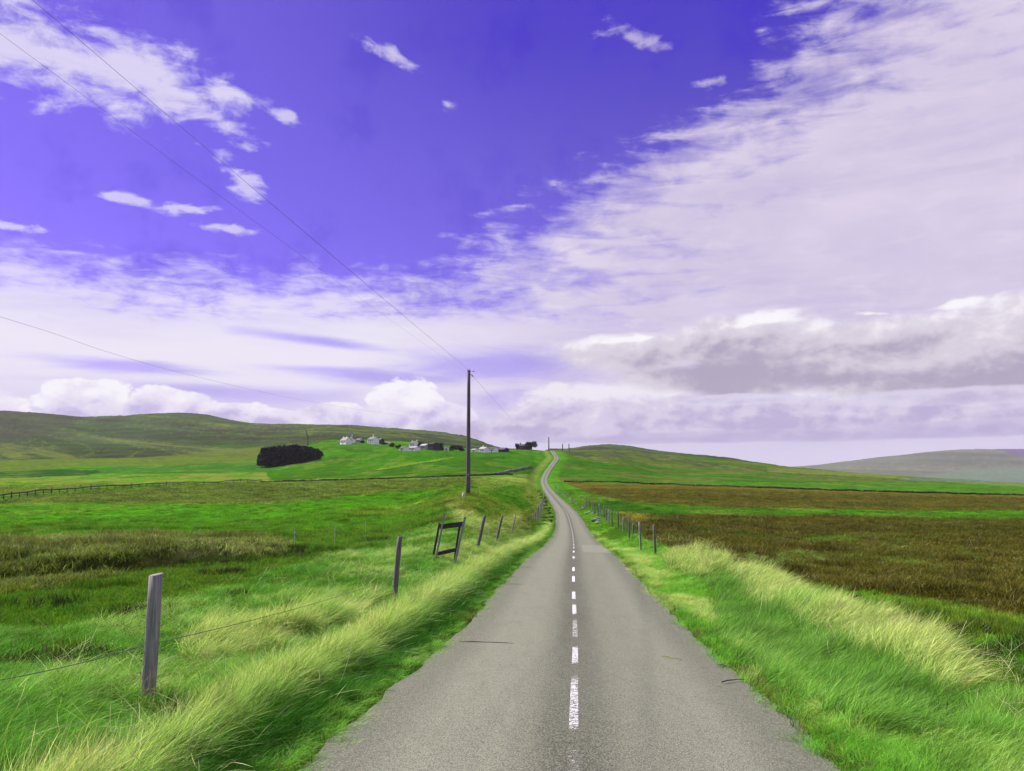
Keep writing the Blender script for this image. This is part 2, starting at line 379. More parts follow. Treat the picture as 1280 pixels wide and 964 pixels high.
# ------------------------------------------------------------ object helpers
def link(o): C.objects.link(o); return o
def tag(o, label=None, cat=None, group=None, kind=None):
    for k, v in (('label', label), ('category', cat), ('group', group), ('kind', kind)):
        if v: o[k] = v
    return o
def empty(name, loc, rz=0.0):
    o = link(bpy.data.objects.new(name, None)); o.location = loc; o.rotation_euler = (0, 0, rz); o.empty_display_size = 0.2
    return o
def mesh_np(name, V, Fq, mats=None):
    me = bpy.data.meshes.new(name)
    V = np.asarray(V, np.float32); Fq = np.asarray(Fq, np.int32)
    k = Fq.shape[1]
    me.vertices.add(len(V)); me.vertices.foreach_set('co', V.ravel())
    me.loops.add(Fq.size); me.loops.foreach_set('vertex_index', Fq.ravel())
    me.polygons.add(len(Fq)); me.polygons.foreach_set('loop_start', np.arange(0, Fq.size, k, dtype=np.int32))
    try: me.polygons.foreach_set('loop_total', np.full(len(Fq), k, np.int32))
    except Exception: pass
    me.update(calc_edges=True)
    for m in mats or []: me.materials.append(m)
    return me
def obj_bm(name, bm, mat, parent=None, smooth=False):
    me = bpy.data.meshes.new(name)
    bmesh.ops.recalc_face_normals(bm, faces=bm.faces)
    bm.to_mesh(me); bm.free()
    if smooth:
        for p in me.polygons: p.use_smooth = True
    for m in (mat if isinstance(mat, list) else [mat]): me.materials.append(m)
    o = link(bpy.data.objects.new(name, me)); o.parent = parent
    return o
def box(bm, c, s, rot=None, taper=1.0, bev=0.0):
    r = bmesh.ops.create_cube(bm, size=1)
    vs = r['verts']
    for v in vs:
        v.co = Vector((v.co.x * s[0], v.co.y * s[1], v.co.z * s[2]))
        if v.co.z > 0: v.co.x *= taper; v.co.y *= taper
    if bev:
        es = list({e for v in vs for e in v.link_edges})
        q = bmesh.ops.bevel(bm, geom=es, offset=bev, segments=1, affect='EDGES')
        vs = list({v for f in q['faces'] for v in f.verts} | {v for v in vs if v.is_valid})
    for v in vs:
        if rot is not None: v.co = rot @ v.co
        v.co += Vector(c)
def tube(bm, pts, rad, sides=8, cap=True, wob=0.0):
    """a tube of changing radius through pts"""
    rings = []
    n = len(pts)
    for i, p in enumerate(pts):
        a = Vector(pts[max(0, i - 1)]); b = Vector(pts[min(n - 1, i + 1)])
        t = (b - a).normalized()
        x = t.cross(Vector((0.13, 1, 0.07))); x = x.normalized() if x.length > 1e-4 else Vector((1, 0, 0))
        y = t.cross(x)
        r = rad[i] if hasattr(rad, '__len__') else rad
        rings.append([bm.verts.new(Vector(p) + (x * math.cos(q) + y * math.sin(q)) * r * (1 + wob * math.sin(q * 5 + 1.3 * math.sin(q * 2))))
                      for q in (2 * math.pi * k / sides for k in range(sides))])
    for A, B in zip(rings, rings[1:]):
        for k in range(sides): bm.faces.new((A[k], A[(k + 1) % sides], B[(k + 1) % sides], B[k]))
    if cap: bm.faces.new(rings[0][::-1]); bm.faces.new(rings[-1])

# ------------------------------------------------------------ materials
def mat(name):
    m = bpy.data.materials.new(name); m.use_nodes = True
    T = NT(m.node_tree); b = m.node_tree.nodes['Principled BSDF']
    return m, T, b
def simple(name, col, rough=0.8, var=0.3, scale=6.0, bump=0.0, stretch=(1, 1, 1), col2=None, spec=0.3, metal=0.0):
    m, T, b = mat(name)
    co = W(T, T.new('ShaderNodeTexCoord').outputs['Object'])
    v = T.vmath('MULTIPLY', co, stretch)
    n = T.noise(v, scale, 6, 0.6)
    c2 = col2 or tuple(c * (1 - var) for c in col)
    T.put(b.inputs['Base Color'], T.mix(T.smooth(n, 0.35, 0.65), tuple(c2) + (1,), tuple(col) + (1,)))
    b.inputs['Roughness'].default_value = rough; b.inputs['Specular IOR Level'].default_value = spec; b.inputs['Metallic'].default_value = metal
    if bump:
        bp = T.new('ShaderNodeBump'); bp.inputs['Strength'].default_value = 0.8; bp.inputs['Distance'].default_value = bump
        T.put(bp.inputs['Height'], n); T.t.links.new(bp.outputs[0], b.inputs['Normal'])
    return m
M = {}
M['post'] = simple('weathered_wood', (0.30, 0.29, 0.28), 0.9, 0, 9, 0.003, (9, 9, 0.4), (0.17, 0.16, 0.157), 0.05)
M['old_wood'] = simple('old_grey_wood', (0.19, 0.175, 0.17), 0.9, 0, 9, 0.003, (9, 9, 0.4), (0.085, 0.078, 0.075), 0.05)
M['dark_wood'] = simple('dark_wet_wood', (0.085, 0.07, 0.065), 0.85, 0, 8, 0.006, (8, 8, 0.8), (0.035, 0.03, 0.03), 0.2)
M['pole'] = simple('creosoted_pole', (0.17, 0.145, 0.14), 0.8, 0, 6, 0.004, (9, 9, 0.3), (0.085, 0.07, 0.07), 0.1)
M['wire'] = simple('galvanised_wire', (0.11, 0.11, 0.11), 0.6, 0.3, 20)
M['rust'] = simple('rusty_iron', (0.10, 0.055, 0.035), 0.8, 0.4, 40)
M['ceramic'] = simple('glazed_ceramic', (0.10, 0.08, 0.075), 0.25, 0.2, 10)
M['stone'] = simple('grey_field_stone', (0.30, 0.29, 0.29), 0.95, 0, 3, 0.03, (1, 1, 1), (0.11, 0.115, 0.10), 0.1)
M['pale_stone'] = simple('pale_lichened_stone', (0.62, 0.60, 0.58), 0.95, 0, 6, 0.03, (1, 1, 1), (0.36, 0.36, 0.33), 0.1)
M['white'] = simple('white_harled_wall', (0.88, 0.88, 0.84), 0.9, 0.12, 2, 0.0)
M['grey_wall'] = simple('grey_harled_wall', (0.36, 0.36, 0.37), 0.9, 0.2, 2)
M['dark_wall'] = simple('dark_boarded_wall', (0.035, 0.03, 0.05), 0.85, 0.3, 3)
M['slate'] = simple('slate_roof', (0.085, 0.085, 0.10), 0.6, 0.3, 1.5)
M['pale_roof'] = simple('weathered_sheet_roof', (0.42, 0.42, 0.44), 0.6, 0.25, 1.5)
M['glass'] = simple('window_glass', (0.02, 0.022, 0.028), 0.08, 0.1, 1, spec=0.6)
M['door'] = simple('painted_door', (0.10, 0.07, 0.06), 0.6, 0.2, 3)
M['bark'] = simple('bark', (0.07, 0.055, 0.045), 0.9, 0.4, 6)

# ground cover ------------------------------------------------
def ground_material():
    m, T, b = mat('moor_ground')
    a = T.new('ShaderNodeAttribute', attribute_name='cover')
    g = T.new('ShaderNodeNewGeometry'); pos = W(T, g.outputs['Position'])
    n1 = T.noise(pos, 9.0, 6, 0.65)
    n2 = T.noise(pos, 0.9, 6, 0.65)
    n3 = T.noise(T.vmath('MULTIPLY', pos, (0.16, 0.10, 0.16)), 1.0, 8, 0.7)
    n4 = T.noise(T.vmath('MULTIPLY', pos, (0.02, 0.02, 0.02)), 1.0, 8, 0.65)
    f = (n1 - 0.5) * 0.9 + (n2 - 0.5) * 1.5 + (n3 - 0.5) * 1.7 + (n4 - 0.5) * 1.0 + 1.0
    f = f.max(0.25)
    k = T.xyz(f * (n3 * 0.5 + 0.75), f, f)
    c = T.mix(1.0, a.outputs['Color'], k, 'MULTIPLY')
    T.put(b.inputs['Base Color'], c)
    b.inputs['Roughness'].default_value = 0.95; b.inputs['Specular IOR Level'].default_value = 0.0
    bp = T.new('ShaderNodeBump'); bp.inputs['Strength'].default_value = 0.7; bp.inputs['Distance'].default_value = 0.12
    T.put(bp.inputs['Height'], n1 * 0.3 + n2 + n3 * 3.0)
    T.t.links.new(bp.outputs[0], b.inputs['Normal'])
    return m
M['ground'] = ground_material()

G_BRIGHT = np.array((0.046, 0.176, 0.006)); G_MID = np.array((0.040, 0.128, 0.007)); G_DARK = np.array((0.020, 0.075, 0.006))
OLIVE = np.array((0.140, 0.178, 0.028)); OLIVE2 = np.array((0.086, 0.118, 0.018)); BROWN = np.array((0.068, 0.059, 0.007)); BROWN2 = np.array((0.096, 0.086, 0.012))
HILL = np.array((0.050, 0.075, 0.030)); HILL_D = np.array((0.034, 0.040, 0.022)); FAR = np.array((0.088, 0.100, 0.068)); PALE = np.array((0.28, 0.36, 0.06))
def cover(X, Y, Z):
    """land cover: which crop or turf grows where (field edges read off the photograph)"""
    px, py = to_px(X, Y, Z)
    lat = X - road_x(Y)
    nA = fbm(X / 9 + Y * .01, Y / 14, 4, 41); nB = fbm(X / 40, Y / 70, 4, 43); nS = fbm(X / 130, Y / 30 + X / 200, 5, 45); nH = fbm(X / 60 + Y / 300, Y / 260, 5, 47)
    wob = (nA - 0.5) * np.clip(6 + (py - 590) * 0.10, 3, 40)
    qx, qy = px + wob * 1.5, py + wob * 0.25
    c = np.empty(X.shape + (3,)); c[:] = G_MID
    def lay(mask, col, amt=1.0):
        k = (np.asarray(mask, float) * amt)[..., None]
        c[:] = c * (1 - k) + np.asarray(col) * k
    def poly(p, col, amt=1.0): lay(in_poly(qx, qy, p), col, amt)
    def mixc(a, b, t): return a + (b - a) * np.clip(t, 0, 1)[..., None]
    left = px < 690
    # near left fields
    lay(left & (py > 590), mixc(G_BRIGHT, G_MID, .8 * sst(nA, 0.45, 0.75)))
    lay(left & (py > 590), OLIVE2, 0.2 * sst(nB, .5, .65))
    # far green slopes on both sides of the road
    lay((py <= 592) & (Y < 1000), mixc(G_BRIGHT * 0.9, G_MID * 0.9, sst(nS, 0.35, 0.6)))
    # hills
    hill = (Y > 900) & (Y < 4200)
    lay(hill, mixc(HILL, HILL_D, sst(nH, 0.42, 0.68)))
    lay(hill & (np.abs(nH - 0.5) < 0.012), OLIVE * 0.8, 0.5)
    lay(hill & left, mixc(HILL, HILL_D * 0.8, sst(fbm(X / 90 + Y / 120, Y / 700, 5, 49), 0.4, 0.65)), 0.55)
    st1 = fbm((X + .8 * Y) / 520, (Z - CZ + .10 * X + .012 * Y) / 16, 4, 63)
    st3 = fbm((X + .8 * Y) / 300, (Z - CZ + .13 * X) / 9, 3, 64)
    lay(hill, HILL_D * .75, .65 * sst(st1, .52, .66))
    lay(hill, G_MID * .9, .40 * sst(nS, .5, .62))
    lay(hill, OLIVE * .95, .5 * sst(-np.abs(st1 - .5), -.022, -.004))
    lay(hill, OLIVE * .9, .4 * sst(-np.abs(st3 - .47), -.022, -.004))
    poly([(-400, 512), (0, 514), (110, 520), (60, 545), (0, 556), (-400, 560)], HILL_D * 1.1, 0.6)
    # foot of the left hill
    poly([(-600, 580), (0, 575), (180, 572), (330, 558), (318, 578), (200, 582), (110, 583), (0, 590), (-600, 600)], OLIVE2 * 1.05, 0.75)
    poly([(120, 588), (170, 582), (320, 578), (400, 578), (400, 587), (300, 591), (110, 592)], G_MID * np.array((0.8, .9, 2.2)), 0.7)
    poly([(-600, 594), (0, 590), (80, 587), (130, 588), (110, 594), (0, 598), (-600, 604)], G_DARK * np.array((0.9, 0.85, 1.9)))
    poly([(-600, 604), (0, 598), (150, 593), (300, 591), (560, 587), (660, 590), (660, 597), (330, 601), (0, 616), (-600, 640)], mixc(OLIVE, G_BRIGHT, sst(nA, 0.3, 0.75)))
    poly([(400, 572), (480, 564), (640, 564), (668, 570), (668, 592), (520, 598), (400, 598), (340, 601), (330, 592)], mixc(G_BRIGHT * 0.72, G_MID * .8, sst(fbm(X / 25, Y / 60, 4, 51), 0.4, 0.65)))
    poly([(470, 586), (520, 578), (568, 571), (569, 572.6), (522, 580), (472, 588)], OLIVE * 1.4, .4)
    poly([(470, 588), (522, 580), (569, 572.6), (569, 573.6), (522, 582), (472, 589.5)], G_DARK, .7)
    poly([(595, 573), (625, 570), (640, 572), (615, 576)], G_DARK, .7)
    poly([(430, 562), (460, 560), (480, 566), (440, 566)], G_DARK, .6)
    # olive rough pasture below the long fence
    poly([(-600, 648), (0, 628), (40, 622), (150, 612), (330, 602), (660, 597), (650, 602), (570, 606), (560, 612), (480, 615), (330, 632), (130, 632), (60, 628), (0, 630), (-600, 655)],
         mixc(OLIVE * 0.95, OLIVE2, sst(nA, 0.4, 0.7)), 0.9)
    poly([(-600, 655), (0, 630), (120, 630), (330, 630), (480, 622), (560, 640), (480, 660), (330, 668), (0, 674), (-600, 690)], G_BRIGHT * 1.08, 0.92)
    # heath shelf on the left
    poly([(-600, 690), (0, 674), (90, 672), (200, 670), (320, 671), (360, 678), (350, 690), (250, 700), (150, 722), (70, 738), (0, 748), (-600, 790)], mixc(OLIVE * np.array((1.25, 1.08, 1.9)), OLIVE2 * np.array((1.1, .95, 1.2)), sst(nA, 0.48, 0.72)))
    # pale tussock ground near the pole and the gate
    poly([(592, 600), (640, 596), (672, 600), (672, 614), (640, 606), (596, 616)], PALE * 0.75, 0.6)
    poly([(560, 622), (575, 622), (600, 650), (640, 640), (680, 628), (690, 660), (640, 690), (560, 700), (545, 690), (575, 650)], PALE * 0.7, 0.45)
    # right side: brown fields between green strips
    poly([(690, 597), (760, 604), (1000, 612), (1280, 620), (1900, 636), (1900, 660), (1280, 650), (1100, 648), (830, 650), (735, 628)], mixc(G_MID, G_BRIGHT, sst(nA, 0.35, 0.65)))
    poly([(705, 603), (760, 604), (1000, 611), (1280, 619), (1900, 632), (1900, 650), (1280, 638), (1120, 639), (900, 634), (790, 628), (742, 618)], mixc(BROWN2 * 1.05, BROWN * 1.2, sst(fbm(X / 60, Y / 25, 4, 53), 0.4, 0.6)))
    poly([(738, 622), (790, 630), (830, 640), (900, 643), (960, 646), (830, 648), (770, 640), (735, 632)], G_DARK, 0.7)
    poly([(775, 645), (830, 645), (1000, 645), (1280, 651), (1900, 668), (1900, 820), (1280, 772), (1180, 752), (1040, 735), (940, 715), (870, 694), (820, 676)], mixc(BROWN * 1.05, BROWN2 * 0.9, sst(nA, 0.4, 0.7)))
    poly([(775, 641), (808, 645), (822, 652), (800, 655)], BROWN2 * np.array((2.2, 2.1, 2.2)))
    for g in ([(1000, 675), (1050, 669), (1085, 676), (1040, 682), (1010, 681)], [(1090, 676), (1110, 680), (1150, 681), (1145, 686), (1110, 684)],
              [(1195, 684), (1215, 690), (1235, 700), (1225, 705), (1200, 694)], [(1095, 698), (1150, 702), (1185, 712), (1150, 710), (1110, 706)], [(1238, 711), (1255, 712), (1250, 717), (1236, 715)]):
        poly(g, G_BRIGHT * np.array((1.3, .9, 2)), 0.85)
    poly([(1010, 735), (1060, 735), (1180, 760), (1280, 775), (1280, 800), (1900, 840), (1900, 900), (1280, 830), (1200, 790), (1100, 765)], G_BRIGHT * 1.15, 0.9)
    pas = c[..., 1] > c[..., 0] * 1.7
    sp = fbm(X / 3.2 + 7, Y / 5.5, 4, 65); sq = fbm(X / 11, Y / 26 + 3, 4, 67)
    pas &= np.abs(lat) > 5
    lay(pas & (py < 800) & (Y < 900), OLIVE * np.array((1.0, 1.15, 1)), .32 * sst(sq, .54, .70))
    lay(pas & (py < 800) & (Y < 900), G_DARK * .85, .34 * sst(sp, .61, .70))
    brn = c[..., 0] > c[..., 1] * .9
    lay(brn & (Y < 900), G_MID * np.array((1.2, .8, 1)), .32 * sst(fbm(X / 5, Y / 7, 4, 69), .54, .68))
    lay(brn & (Y < 900), BROWN * .6, .35 * sst(fbm(X / 2.2, Y / 4, 4, 71), .55, .66))
    # green slope right of the road and the ridge
    up = (Y < 1000) & (px > 700) & (py < 603)
    lay(up, mixc(G_BRIGHT * 0.62, OLIVE2 * np.array((.85, .9, 1)), sst(fbm(X / 45 + Y / 300, Y / 30, 4, 55), 0.38, 0.62)))
    poly([(700, 563), (780, 562), (900, 580), (1030, 592), (1150, 598), (1150, 603), (1000, 594), (900, 586), (800, 575), (720, 572)], mixc(OLIVE2, HILL_D * 1.5, sst(nA, 0.35, 0.6)), 0.75)
    poly([(960, 584), (1280, 603), (1900, 615), (1900, 622), (1280, 609), (1100, 597), (960, 590)], OLIVE * 1.0, 0.55)
    # far hill
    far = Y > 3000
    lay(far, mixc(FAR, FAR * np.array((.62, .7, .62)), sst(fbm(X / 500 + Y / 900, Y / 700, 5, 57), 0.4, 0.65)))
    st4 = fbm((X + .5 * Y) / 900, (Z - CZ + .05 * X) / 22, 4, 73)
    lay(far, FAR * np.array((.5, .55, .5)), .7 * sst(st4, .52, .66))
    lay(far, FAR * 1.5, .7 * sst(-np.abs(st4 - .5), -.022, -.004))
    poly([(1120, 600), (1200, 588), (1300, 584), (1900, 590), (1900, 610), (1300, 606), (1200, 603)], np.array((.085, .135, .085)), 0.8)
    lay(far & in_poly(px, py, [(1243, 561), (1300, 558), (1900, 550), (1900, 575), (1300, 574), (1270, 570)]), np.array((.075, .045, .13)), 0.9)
    # road verges
    vg = sst(np.abs(lat), HALF + 5.0, HALF + 1.0) * (Y < 820)
    lay(1 - sst(np.abs(lat), HALF + 1.2 + .004 * Y, HALF + 2.2 + .012 * Y), G_BRIGHT * np.array((1.2, 1, 1.2)), 0.85 * (Y < 820))
    lay((1 - sst(np.abs(lat + 6.5), 1, 3.2)) * (Y > 150) * (Y < 800), OLIVE * 1.3, 0.6)
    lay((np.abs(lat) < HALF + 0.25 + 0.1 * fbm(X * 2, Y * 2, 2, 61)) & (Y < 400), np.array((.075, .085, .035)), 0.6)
    lay((lat < -HALF) & (lat > -HALF - 0.75) & (Y < 60), np.array((.030, .036, .012)), 0.85 * sst(fbm(X * 1.2, Y * .5, 3, 75), .32, .5))  # shadow at the foot of the left grass ridge, painted into the ground colour
    return np.clip(c, 0.003, 1)

def build_ground():
    uu = np.concatenate([np.linspace(-1.3, -0.70, 70, endpoint=False), np.linspace(-0.70, 0.70, 760), np.linspace(0.70, 1.3, 71)[1:]])
    dd = np.concatenate([np.exp(np.linspace(math.log(2.2), math.log(1000), 620, endpoint=False)), np.exp(np.linspace(math.log(1000), math.log(9400), 130))])
    U, D = np.meshgrid(uu, dd)
    X, Y = U * D, D
    Z = ground_z(X, Y)
    nr, nc = X.shape
    # the same sheet carries on behind the photographer, level
    yb = np.array([-60.0, -20.0, -6.0, 0.0])
    Xb = np.tile(np.linspace(-60, 60, nc), (4, 1)); Yb = np.tile(yb[:, None], (1, nc)); Zb = np.full_like(Xb, CZ - 1.95)
    Zb[3] = Z[0]; 
    Xa = np.vstack([Xb, X]); Ya = np.vstack([Yb, Y]); Za = np.vstack([Zb, Z])
    V = np.stack([Xa.ravel(), Ya.ravel(), Za.ravel()], 1)
    n2 = Xa.shape[0]
    i = np.arange(n2 * nc).reshape(n2, nc)
    Q = np.stack([i[:-1, :-1], i[:-1, 1:], i[1:, 1:], i[1:, :-1]], -1).reshape(-1, 4)
    me = mesh_np('ground', V, Q, [M['ground']])
    col = np.ones((len(V), 4), np.float32)
    col[:4 * nc, :3] = G_MID
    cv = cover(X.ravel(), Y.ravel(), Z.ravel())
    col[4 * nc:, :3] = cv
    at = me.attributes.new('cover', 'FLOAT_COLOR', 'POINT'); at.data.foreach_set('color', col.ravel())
    me.polygons.foreach_set('use_smooth', np.ones(len(Q), bool))
    o = link(bpy.data.objects.new('ground', me))
    return tag(o, 'rolling green and brown moorland fields rising to bare hills', 'ground', kind='structure')
build_ground()

# ------------------------------------------------------------ road
def road_material():
    m, T, b = mat('worn_chip_seal')
    g = T.new('ShaderNodeNewGeometry'); pos = W(T, g.outputs['Position'])
    lat = W(T, T.new('ShaderNodeAttribute', attribute_name='lat').outputs['Fac'])
    chip = T.vor(pos, 95.0, 'F1')
    chc = T.vor(pos, 95.0, 'F1', out='Color')
    fine = T.noise(pos, 55.0, 4, 0.7)
    big = T.noise(T.vmath('MULTIPLY', pos, (1.0, 0.25, 1.0)), 0.8, 5, 0.6)
    mid = T.noise(T.vmath('MULTIPLY', pos, (3.0, 0.6, 1.0)), 1.5, 5, 0.6)
    al = T.m('ABSOLUTE', lat)
    # wheel tracks are polished pale, the crown between them and the edges stay dark
    trk = T.smooth(T.m('ABSOLUTE', al - 0.95), 0.25, 0.75, 1.0, 0.0)
    crown = T.smooth(al + (mid - 0.5) * 0.25, 0.08, 0.42, 1.0, 0.0)
    c = T.mix(trk * 0.85, (0.130, 0.136, 0.102, 1), (0.208, 0.217, 0.163, 1))
    c = T.mix(crown * T.smooth(big, 0.3, 0.6, 0.5, 1.0) * 0.9, c, (0.070, 0.072, 0.055, 1))
    lf = T.smooth(lat, 0.15, 0.9) * T.smooth(lat, 1.2, 0.7) * 0.25
    c = T.mix(lf, c, (0.092, 0.094, 0.073, 1))
    c = T.mix(T.smooth(mid, 0.45, 0.75) * 0.35, c, (0.118, 0.122, 0.093, 1))
    sp = T.sep(chc)[0]
    c = T.mix(T.smooth(sp, 0.25, 1.0) * 0.42, c, (0.32, 0.33, 0.26, 1))
    c = T.mix(T.smooth(chip, 0.45, 0.75) * 0.5, c, (0.045, 0.044, 0.04, 1))
    c = T.mix(T.smooth(sp, 0.0, 0.25, 1.0, 0.0) * 0.46, c, (0.06, 0.058, 0.052, 1))
    T.put(b.inputs['Base Color'], c)
    b.inputs['Roughness'].default_value = 0.92; b.inputs['Specular IOR Level'].default_value = 0.08
    bp = T.new('ShaderNodeBump'); bp.inputs['Strength'].default_value = 0.55; bp.inputs['Distance'].default_value = 0.006
    T.put(bp.inputs['Height'], fine * 0.5 - chip)
    T.t.links.new(bp.outputs[0], b.inputs['Normal'])
    return m
M['road'] = road_material()
def strip(name, y0, y1, l0, l1, dz, material, ny=None, nl=2, wob=0.0, attr=True, seed=0):
    ys = np.exp(np.linspace(math.log(y0), math.log(y1), ny or max(2, int(math.log(y1 / y0) * 90) + 2)))
    xr, zr = road_x(ys), road_z(ys)
    h = np.maximum(0.05, ys * 0.004)
    dx = (road_x(ys + h) - road_x(np.maximum(ys - h, 0.5))) / (2 * h)
    nrm = np.sqrt(1 + dx * dx); nx, ny_ = 1 / nrm, -dx / nrm
    ls = np.linspace(l0, l1, nl)
    V, A = [], []
    for k, l in enumerate(ls):
        L = np.full_like(ys, l)
        if wob and k in (0, nl - 1): L = L + (fbm(ys * 0.9 + k * 50, ys * 0 + k, 4, 71 + seed) - 0.5) * wob
        V.append(np.stack([xr + nx * L, ys + ny_ * L, zr + dz - 0.012 * L * L], 1)); A.append(L)
    V = np.stack(V, 1).reshape(-1, 3); A = np.stack(A, 1).ravel()
    n = len(ys); i = np.arange(n * nl).reshape(n, nl)
    Q = np.stack([i[:-1, :-1], i[:-1, 1:], i[1:, 1:], i[1:, :-1]], -1).reshape(-1, 4)
    me = mesh_np(name, V, Q, [material])
    a = me.attributes.new('lat', 'FLOAT', 'POINT'); a.data.foreach_set('value', A.astype(np.float32))
    return link(bpy.data.objects.new(name, me))
# worn carriageway from behind the photographer to beyond the crest
ROAD = strip('road', 0.6, 900, -HALF, HALF, 0.05, M['road'], ny=700, nl=9, wob=0.26)
tag(ROAD, 'narrow worn grey tarmac road running straight then winding uphill', 'road', kind='structure')

def paint_material():
    m, T, b = mat('worn_white_paint')
    g = T.new('ShaderNodeNewGeometry'); pos = W(T, g.outputs['Position'])
    wear = W(T, T.new('ShaderNodeAttribute', attribute_name='wear').outputs['Fac'])
    n = T.noise(pos, 16.0, 6, 0.75); n2 = T.noise(pos, 90.0, 3, 0.6)
    k = T.smooth((n - .5) * 1.1 + (n2 - .5) * 1.3 + 0.55 - wear, 0.0, 0.12)
    T.put(b.inputs['Base Color'], T.mix(n, (0.50, 0.49, 0.49, 1), (0.74, 0.73, 0.73, 1)))
    T.put(b.inputs['Alpha'], k)
    b.inputs['Roughness'].default_value = 0.7
    return m
M['paint'] = paint_material()
def dash(y0, y1, wear, off=0.0):
    o = strip('centre_dash', y0, y1, -0.040 + off, 0.040 + off, 0.054, M['paint'], ny=14, nl=4, seed=int(y0))
    n = len(o.data.vertices); ys = np.empty(n * 3, np.float32); o.data.vertices.foreach_get('co', ys); ys = ys.reshape(-1, 3)[:, 1]
    t = (ys - y0) / (y1 - y0)
    w = wear + 0.03 + 0.40 * np.maximum(0, np.abs(t - 0.5) * 2 - 0.75) / 0.25
    a = o.data.attributes.new('wear', 'FLOAT', 'POINT'); a.data.foreach_set('value', w.astype(np.float32))
    o.parent = ROAD
    return o
def road_depth(py):
    ys = np.exp(np.linspace(math.log(2.5), math.log(300), 4000))
    q = to_px(road_x(ys), ys, road_z(ys) + 0.05)[1]
    return float(np.interp(-py, -q, ys))
for pa, pb, wr in ((1030, 924, 0.66), (921, 842, 0.47), (832, 807, 0.42), (800, 772, 0.52), (769, 755, 0.36), (750, 739, 0.34), (728, 720, 0.27), (714.5, 709, 0.27), (698.5, 695.5, 0.27), (691, 688.5, 0.25)):
    dash(road_depth(pa), road_depth(pb), wr)
y = road_depth(685.5)
while y < 170:
    L = 1.7 + 0.012 * y
    dash(y, y + L, 0.25); y += L * 2.7

# lighter mended rectangle in the right lane
M['patch'] = simple('mended_tarmac', (0.198, 0.206, 0.157), 0.9, 0.25, 3.0)
pt = strip('tarmac_patch', road_depth(690), road_depth(681), 0.5, 1.93, 0.053, M['patch'], ny=10, nl=4, wob=0.1); pt.parent = ROAD
pt['label'] = 'paler mended patch across the right lane'

# ------------------------------------------------------------ fences
def post_mesh(h, r, seed, sides=12, tip=0.018):
    """a round split post, base 0.3 m below the turf, slightly bent, with a weathered slanting top"""
    rr = random.Random(seed)
    bm = bmesh.new()
    n = 7
    bx = rr.uniform(-.012, .012); by = rr.uniform(-.012, .012)
    pts = [(bx * math.sin(3 * k / n), by * math.sin(2 * k / n), -0.3 + (h + 0.3) * k / (n - 1)) for k in range(n)]
    tube(bm, pts, [r * (1.06 - 0.10 * k / (n - 1)) for k in range(n)], sides, True, 0.05)
    for v in bm.verts:
        if v.co.z > h - 0.01: v.co.z += tip * (v.co.x / r) * 0.6
    return bm
def fence_post(parent, base, top_px, r, seed, mat_, staples=0, name='post'):
    d = base.y
    pb = to_px(base.x, base.y, base.z); u_, s_ = us(pb[0] + top_px[0], pb[1] - top_px[1])
    hgt = CZ + s_ * d - base.z; dx = u_ * d - base.x
    o = obj_bm(name, post_mesh(math.hypot(hgt, dx), r, seed, 20 if d < 12 else 9 if d < 40 else 6), mat_, parent, smooth=True)
    for p_ in o.data.polygons:
        if abs(p_.normal.z) > .6: p_.use_smooth = False
    o.location = base - parent.location
    o.rotation_euler = (R(random.Random(seed).uniform(-2, 2)), math.atan2(dx, hgt), R(random.Random(seed).uniform(0, 25)))
    return o, base + Vector((dx, 0, hgt))
def wire_obj(name, pts, rad, parent=None, m=None, sides=5):
    bm = bmesh.new(); tube(bm, pts, rad, sides)
    o = obj_bm(name, bm, m or M['wire'], parent, smooth=True)
    return o
def sag(a, b, s, n=14):
    a, b = Vector(a), Vector(b)
    return [a.lerp(b, t) - Vector((0, 0, s * 4 * t * (1 - t))) for t in (k / n for k in range(n + 1))]

LEFT = [((183, 884), (11, 166), .061), ((493, 752), (7, 81), .056), ((595, 692), (11, 48), .060), ((619, 683), (9, 38), .052), ((639, 670), (6, 27), .045)]
LF = empty('roadside_fence', ground_at(183, 884))
tag(LF, 'old wire fence with leaning grey posts along the left verge', 'fence')
tops = []
for k, (b, t, r) in enumerate(LEFT):
    bp = ground_at(*b)
    o, tp = fence_post(LF, bp, t, r, 20 + k, M['post'] if k in (0, 4) else M['old_wood'])
    tops.append((bp, tp, o, r))
    if k == 0:
        o['label'] = 'thick grey split post nearest the camera with a slanting top'
        H = (tp - bp).length
        for f in (0.69, 0.51, 0.35, 0.26, 0.17):       # rusty staples down its left face
            st = bmesh.new(); tube(st, [(-r * 1.10, -0.022, f * H), (-r * 1.22, -0.01, f * H + 0.003), (-r * 1.22, 0.012, f * H), (-r * 1.08, 0.024, f * H)], 0.004, 5)
            s = obj_bm('staple', st, M['rust'], o)
    if k == 4: o['label'] = 'thin pale leaning stake'
# close set posts farther along the same verge
for k, (x, y, h) in enumerate([(666.5, 652, 10), (669, 652, 13), (671.2, 652.5, 19), (673.3, 652, 22), (675.3, 649, 21), (676.8, 643, 17), (678.3, 638, 14), (679.2, 632, 12), (679.8, 627, 10)]):
    fence_post(LF, ground_at(x, y), (random.uniform(-.5, 1.2), h), .075, 60 + k, M['post'])
w0 = spot(-120, 6.0) + Vector((0, 0, 0.33))
pA = tops[0][0].lerp(tops[0][1], 0.455); pB = tops[1][0].lerp(tops[1][1], 0.36)
gP = ground_at(541, 700) + Vector((0, 0, .42))
off = Vector((-0.07, 0, 0))
L0 = LF.location
pts = sag(w0, pA + off, .05) + sag(pA + off, pB + off, .06)[1:] + sag(pB + off, gP, .03)[1:]
wire_obj('wire', [p - L0 for p in pts], 0.0038, LF)
gpts = [gP.copy()]
for bp, tp, o, r in tops[2:]: gpts.append(bp.lerp(tp, .5))
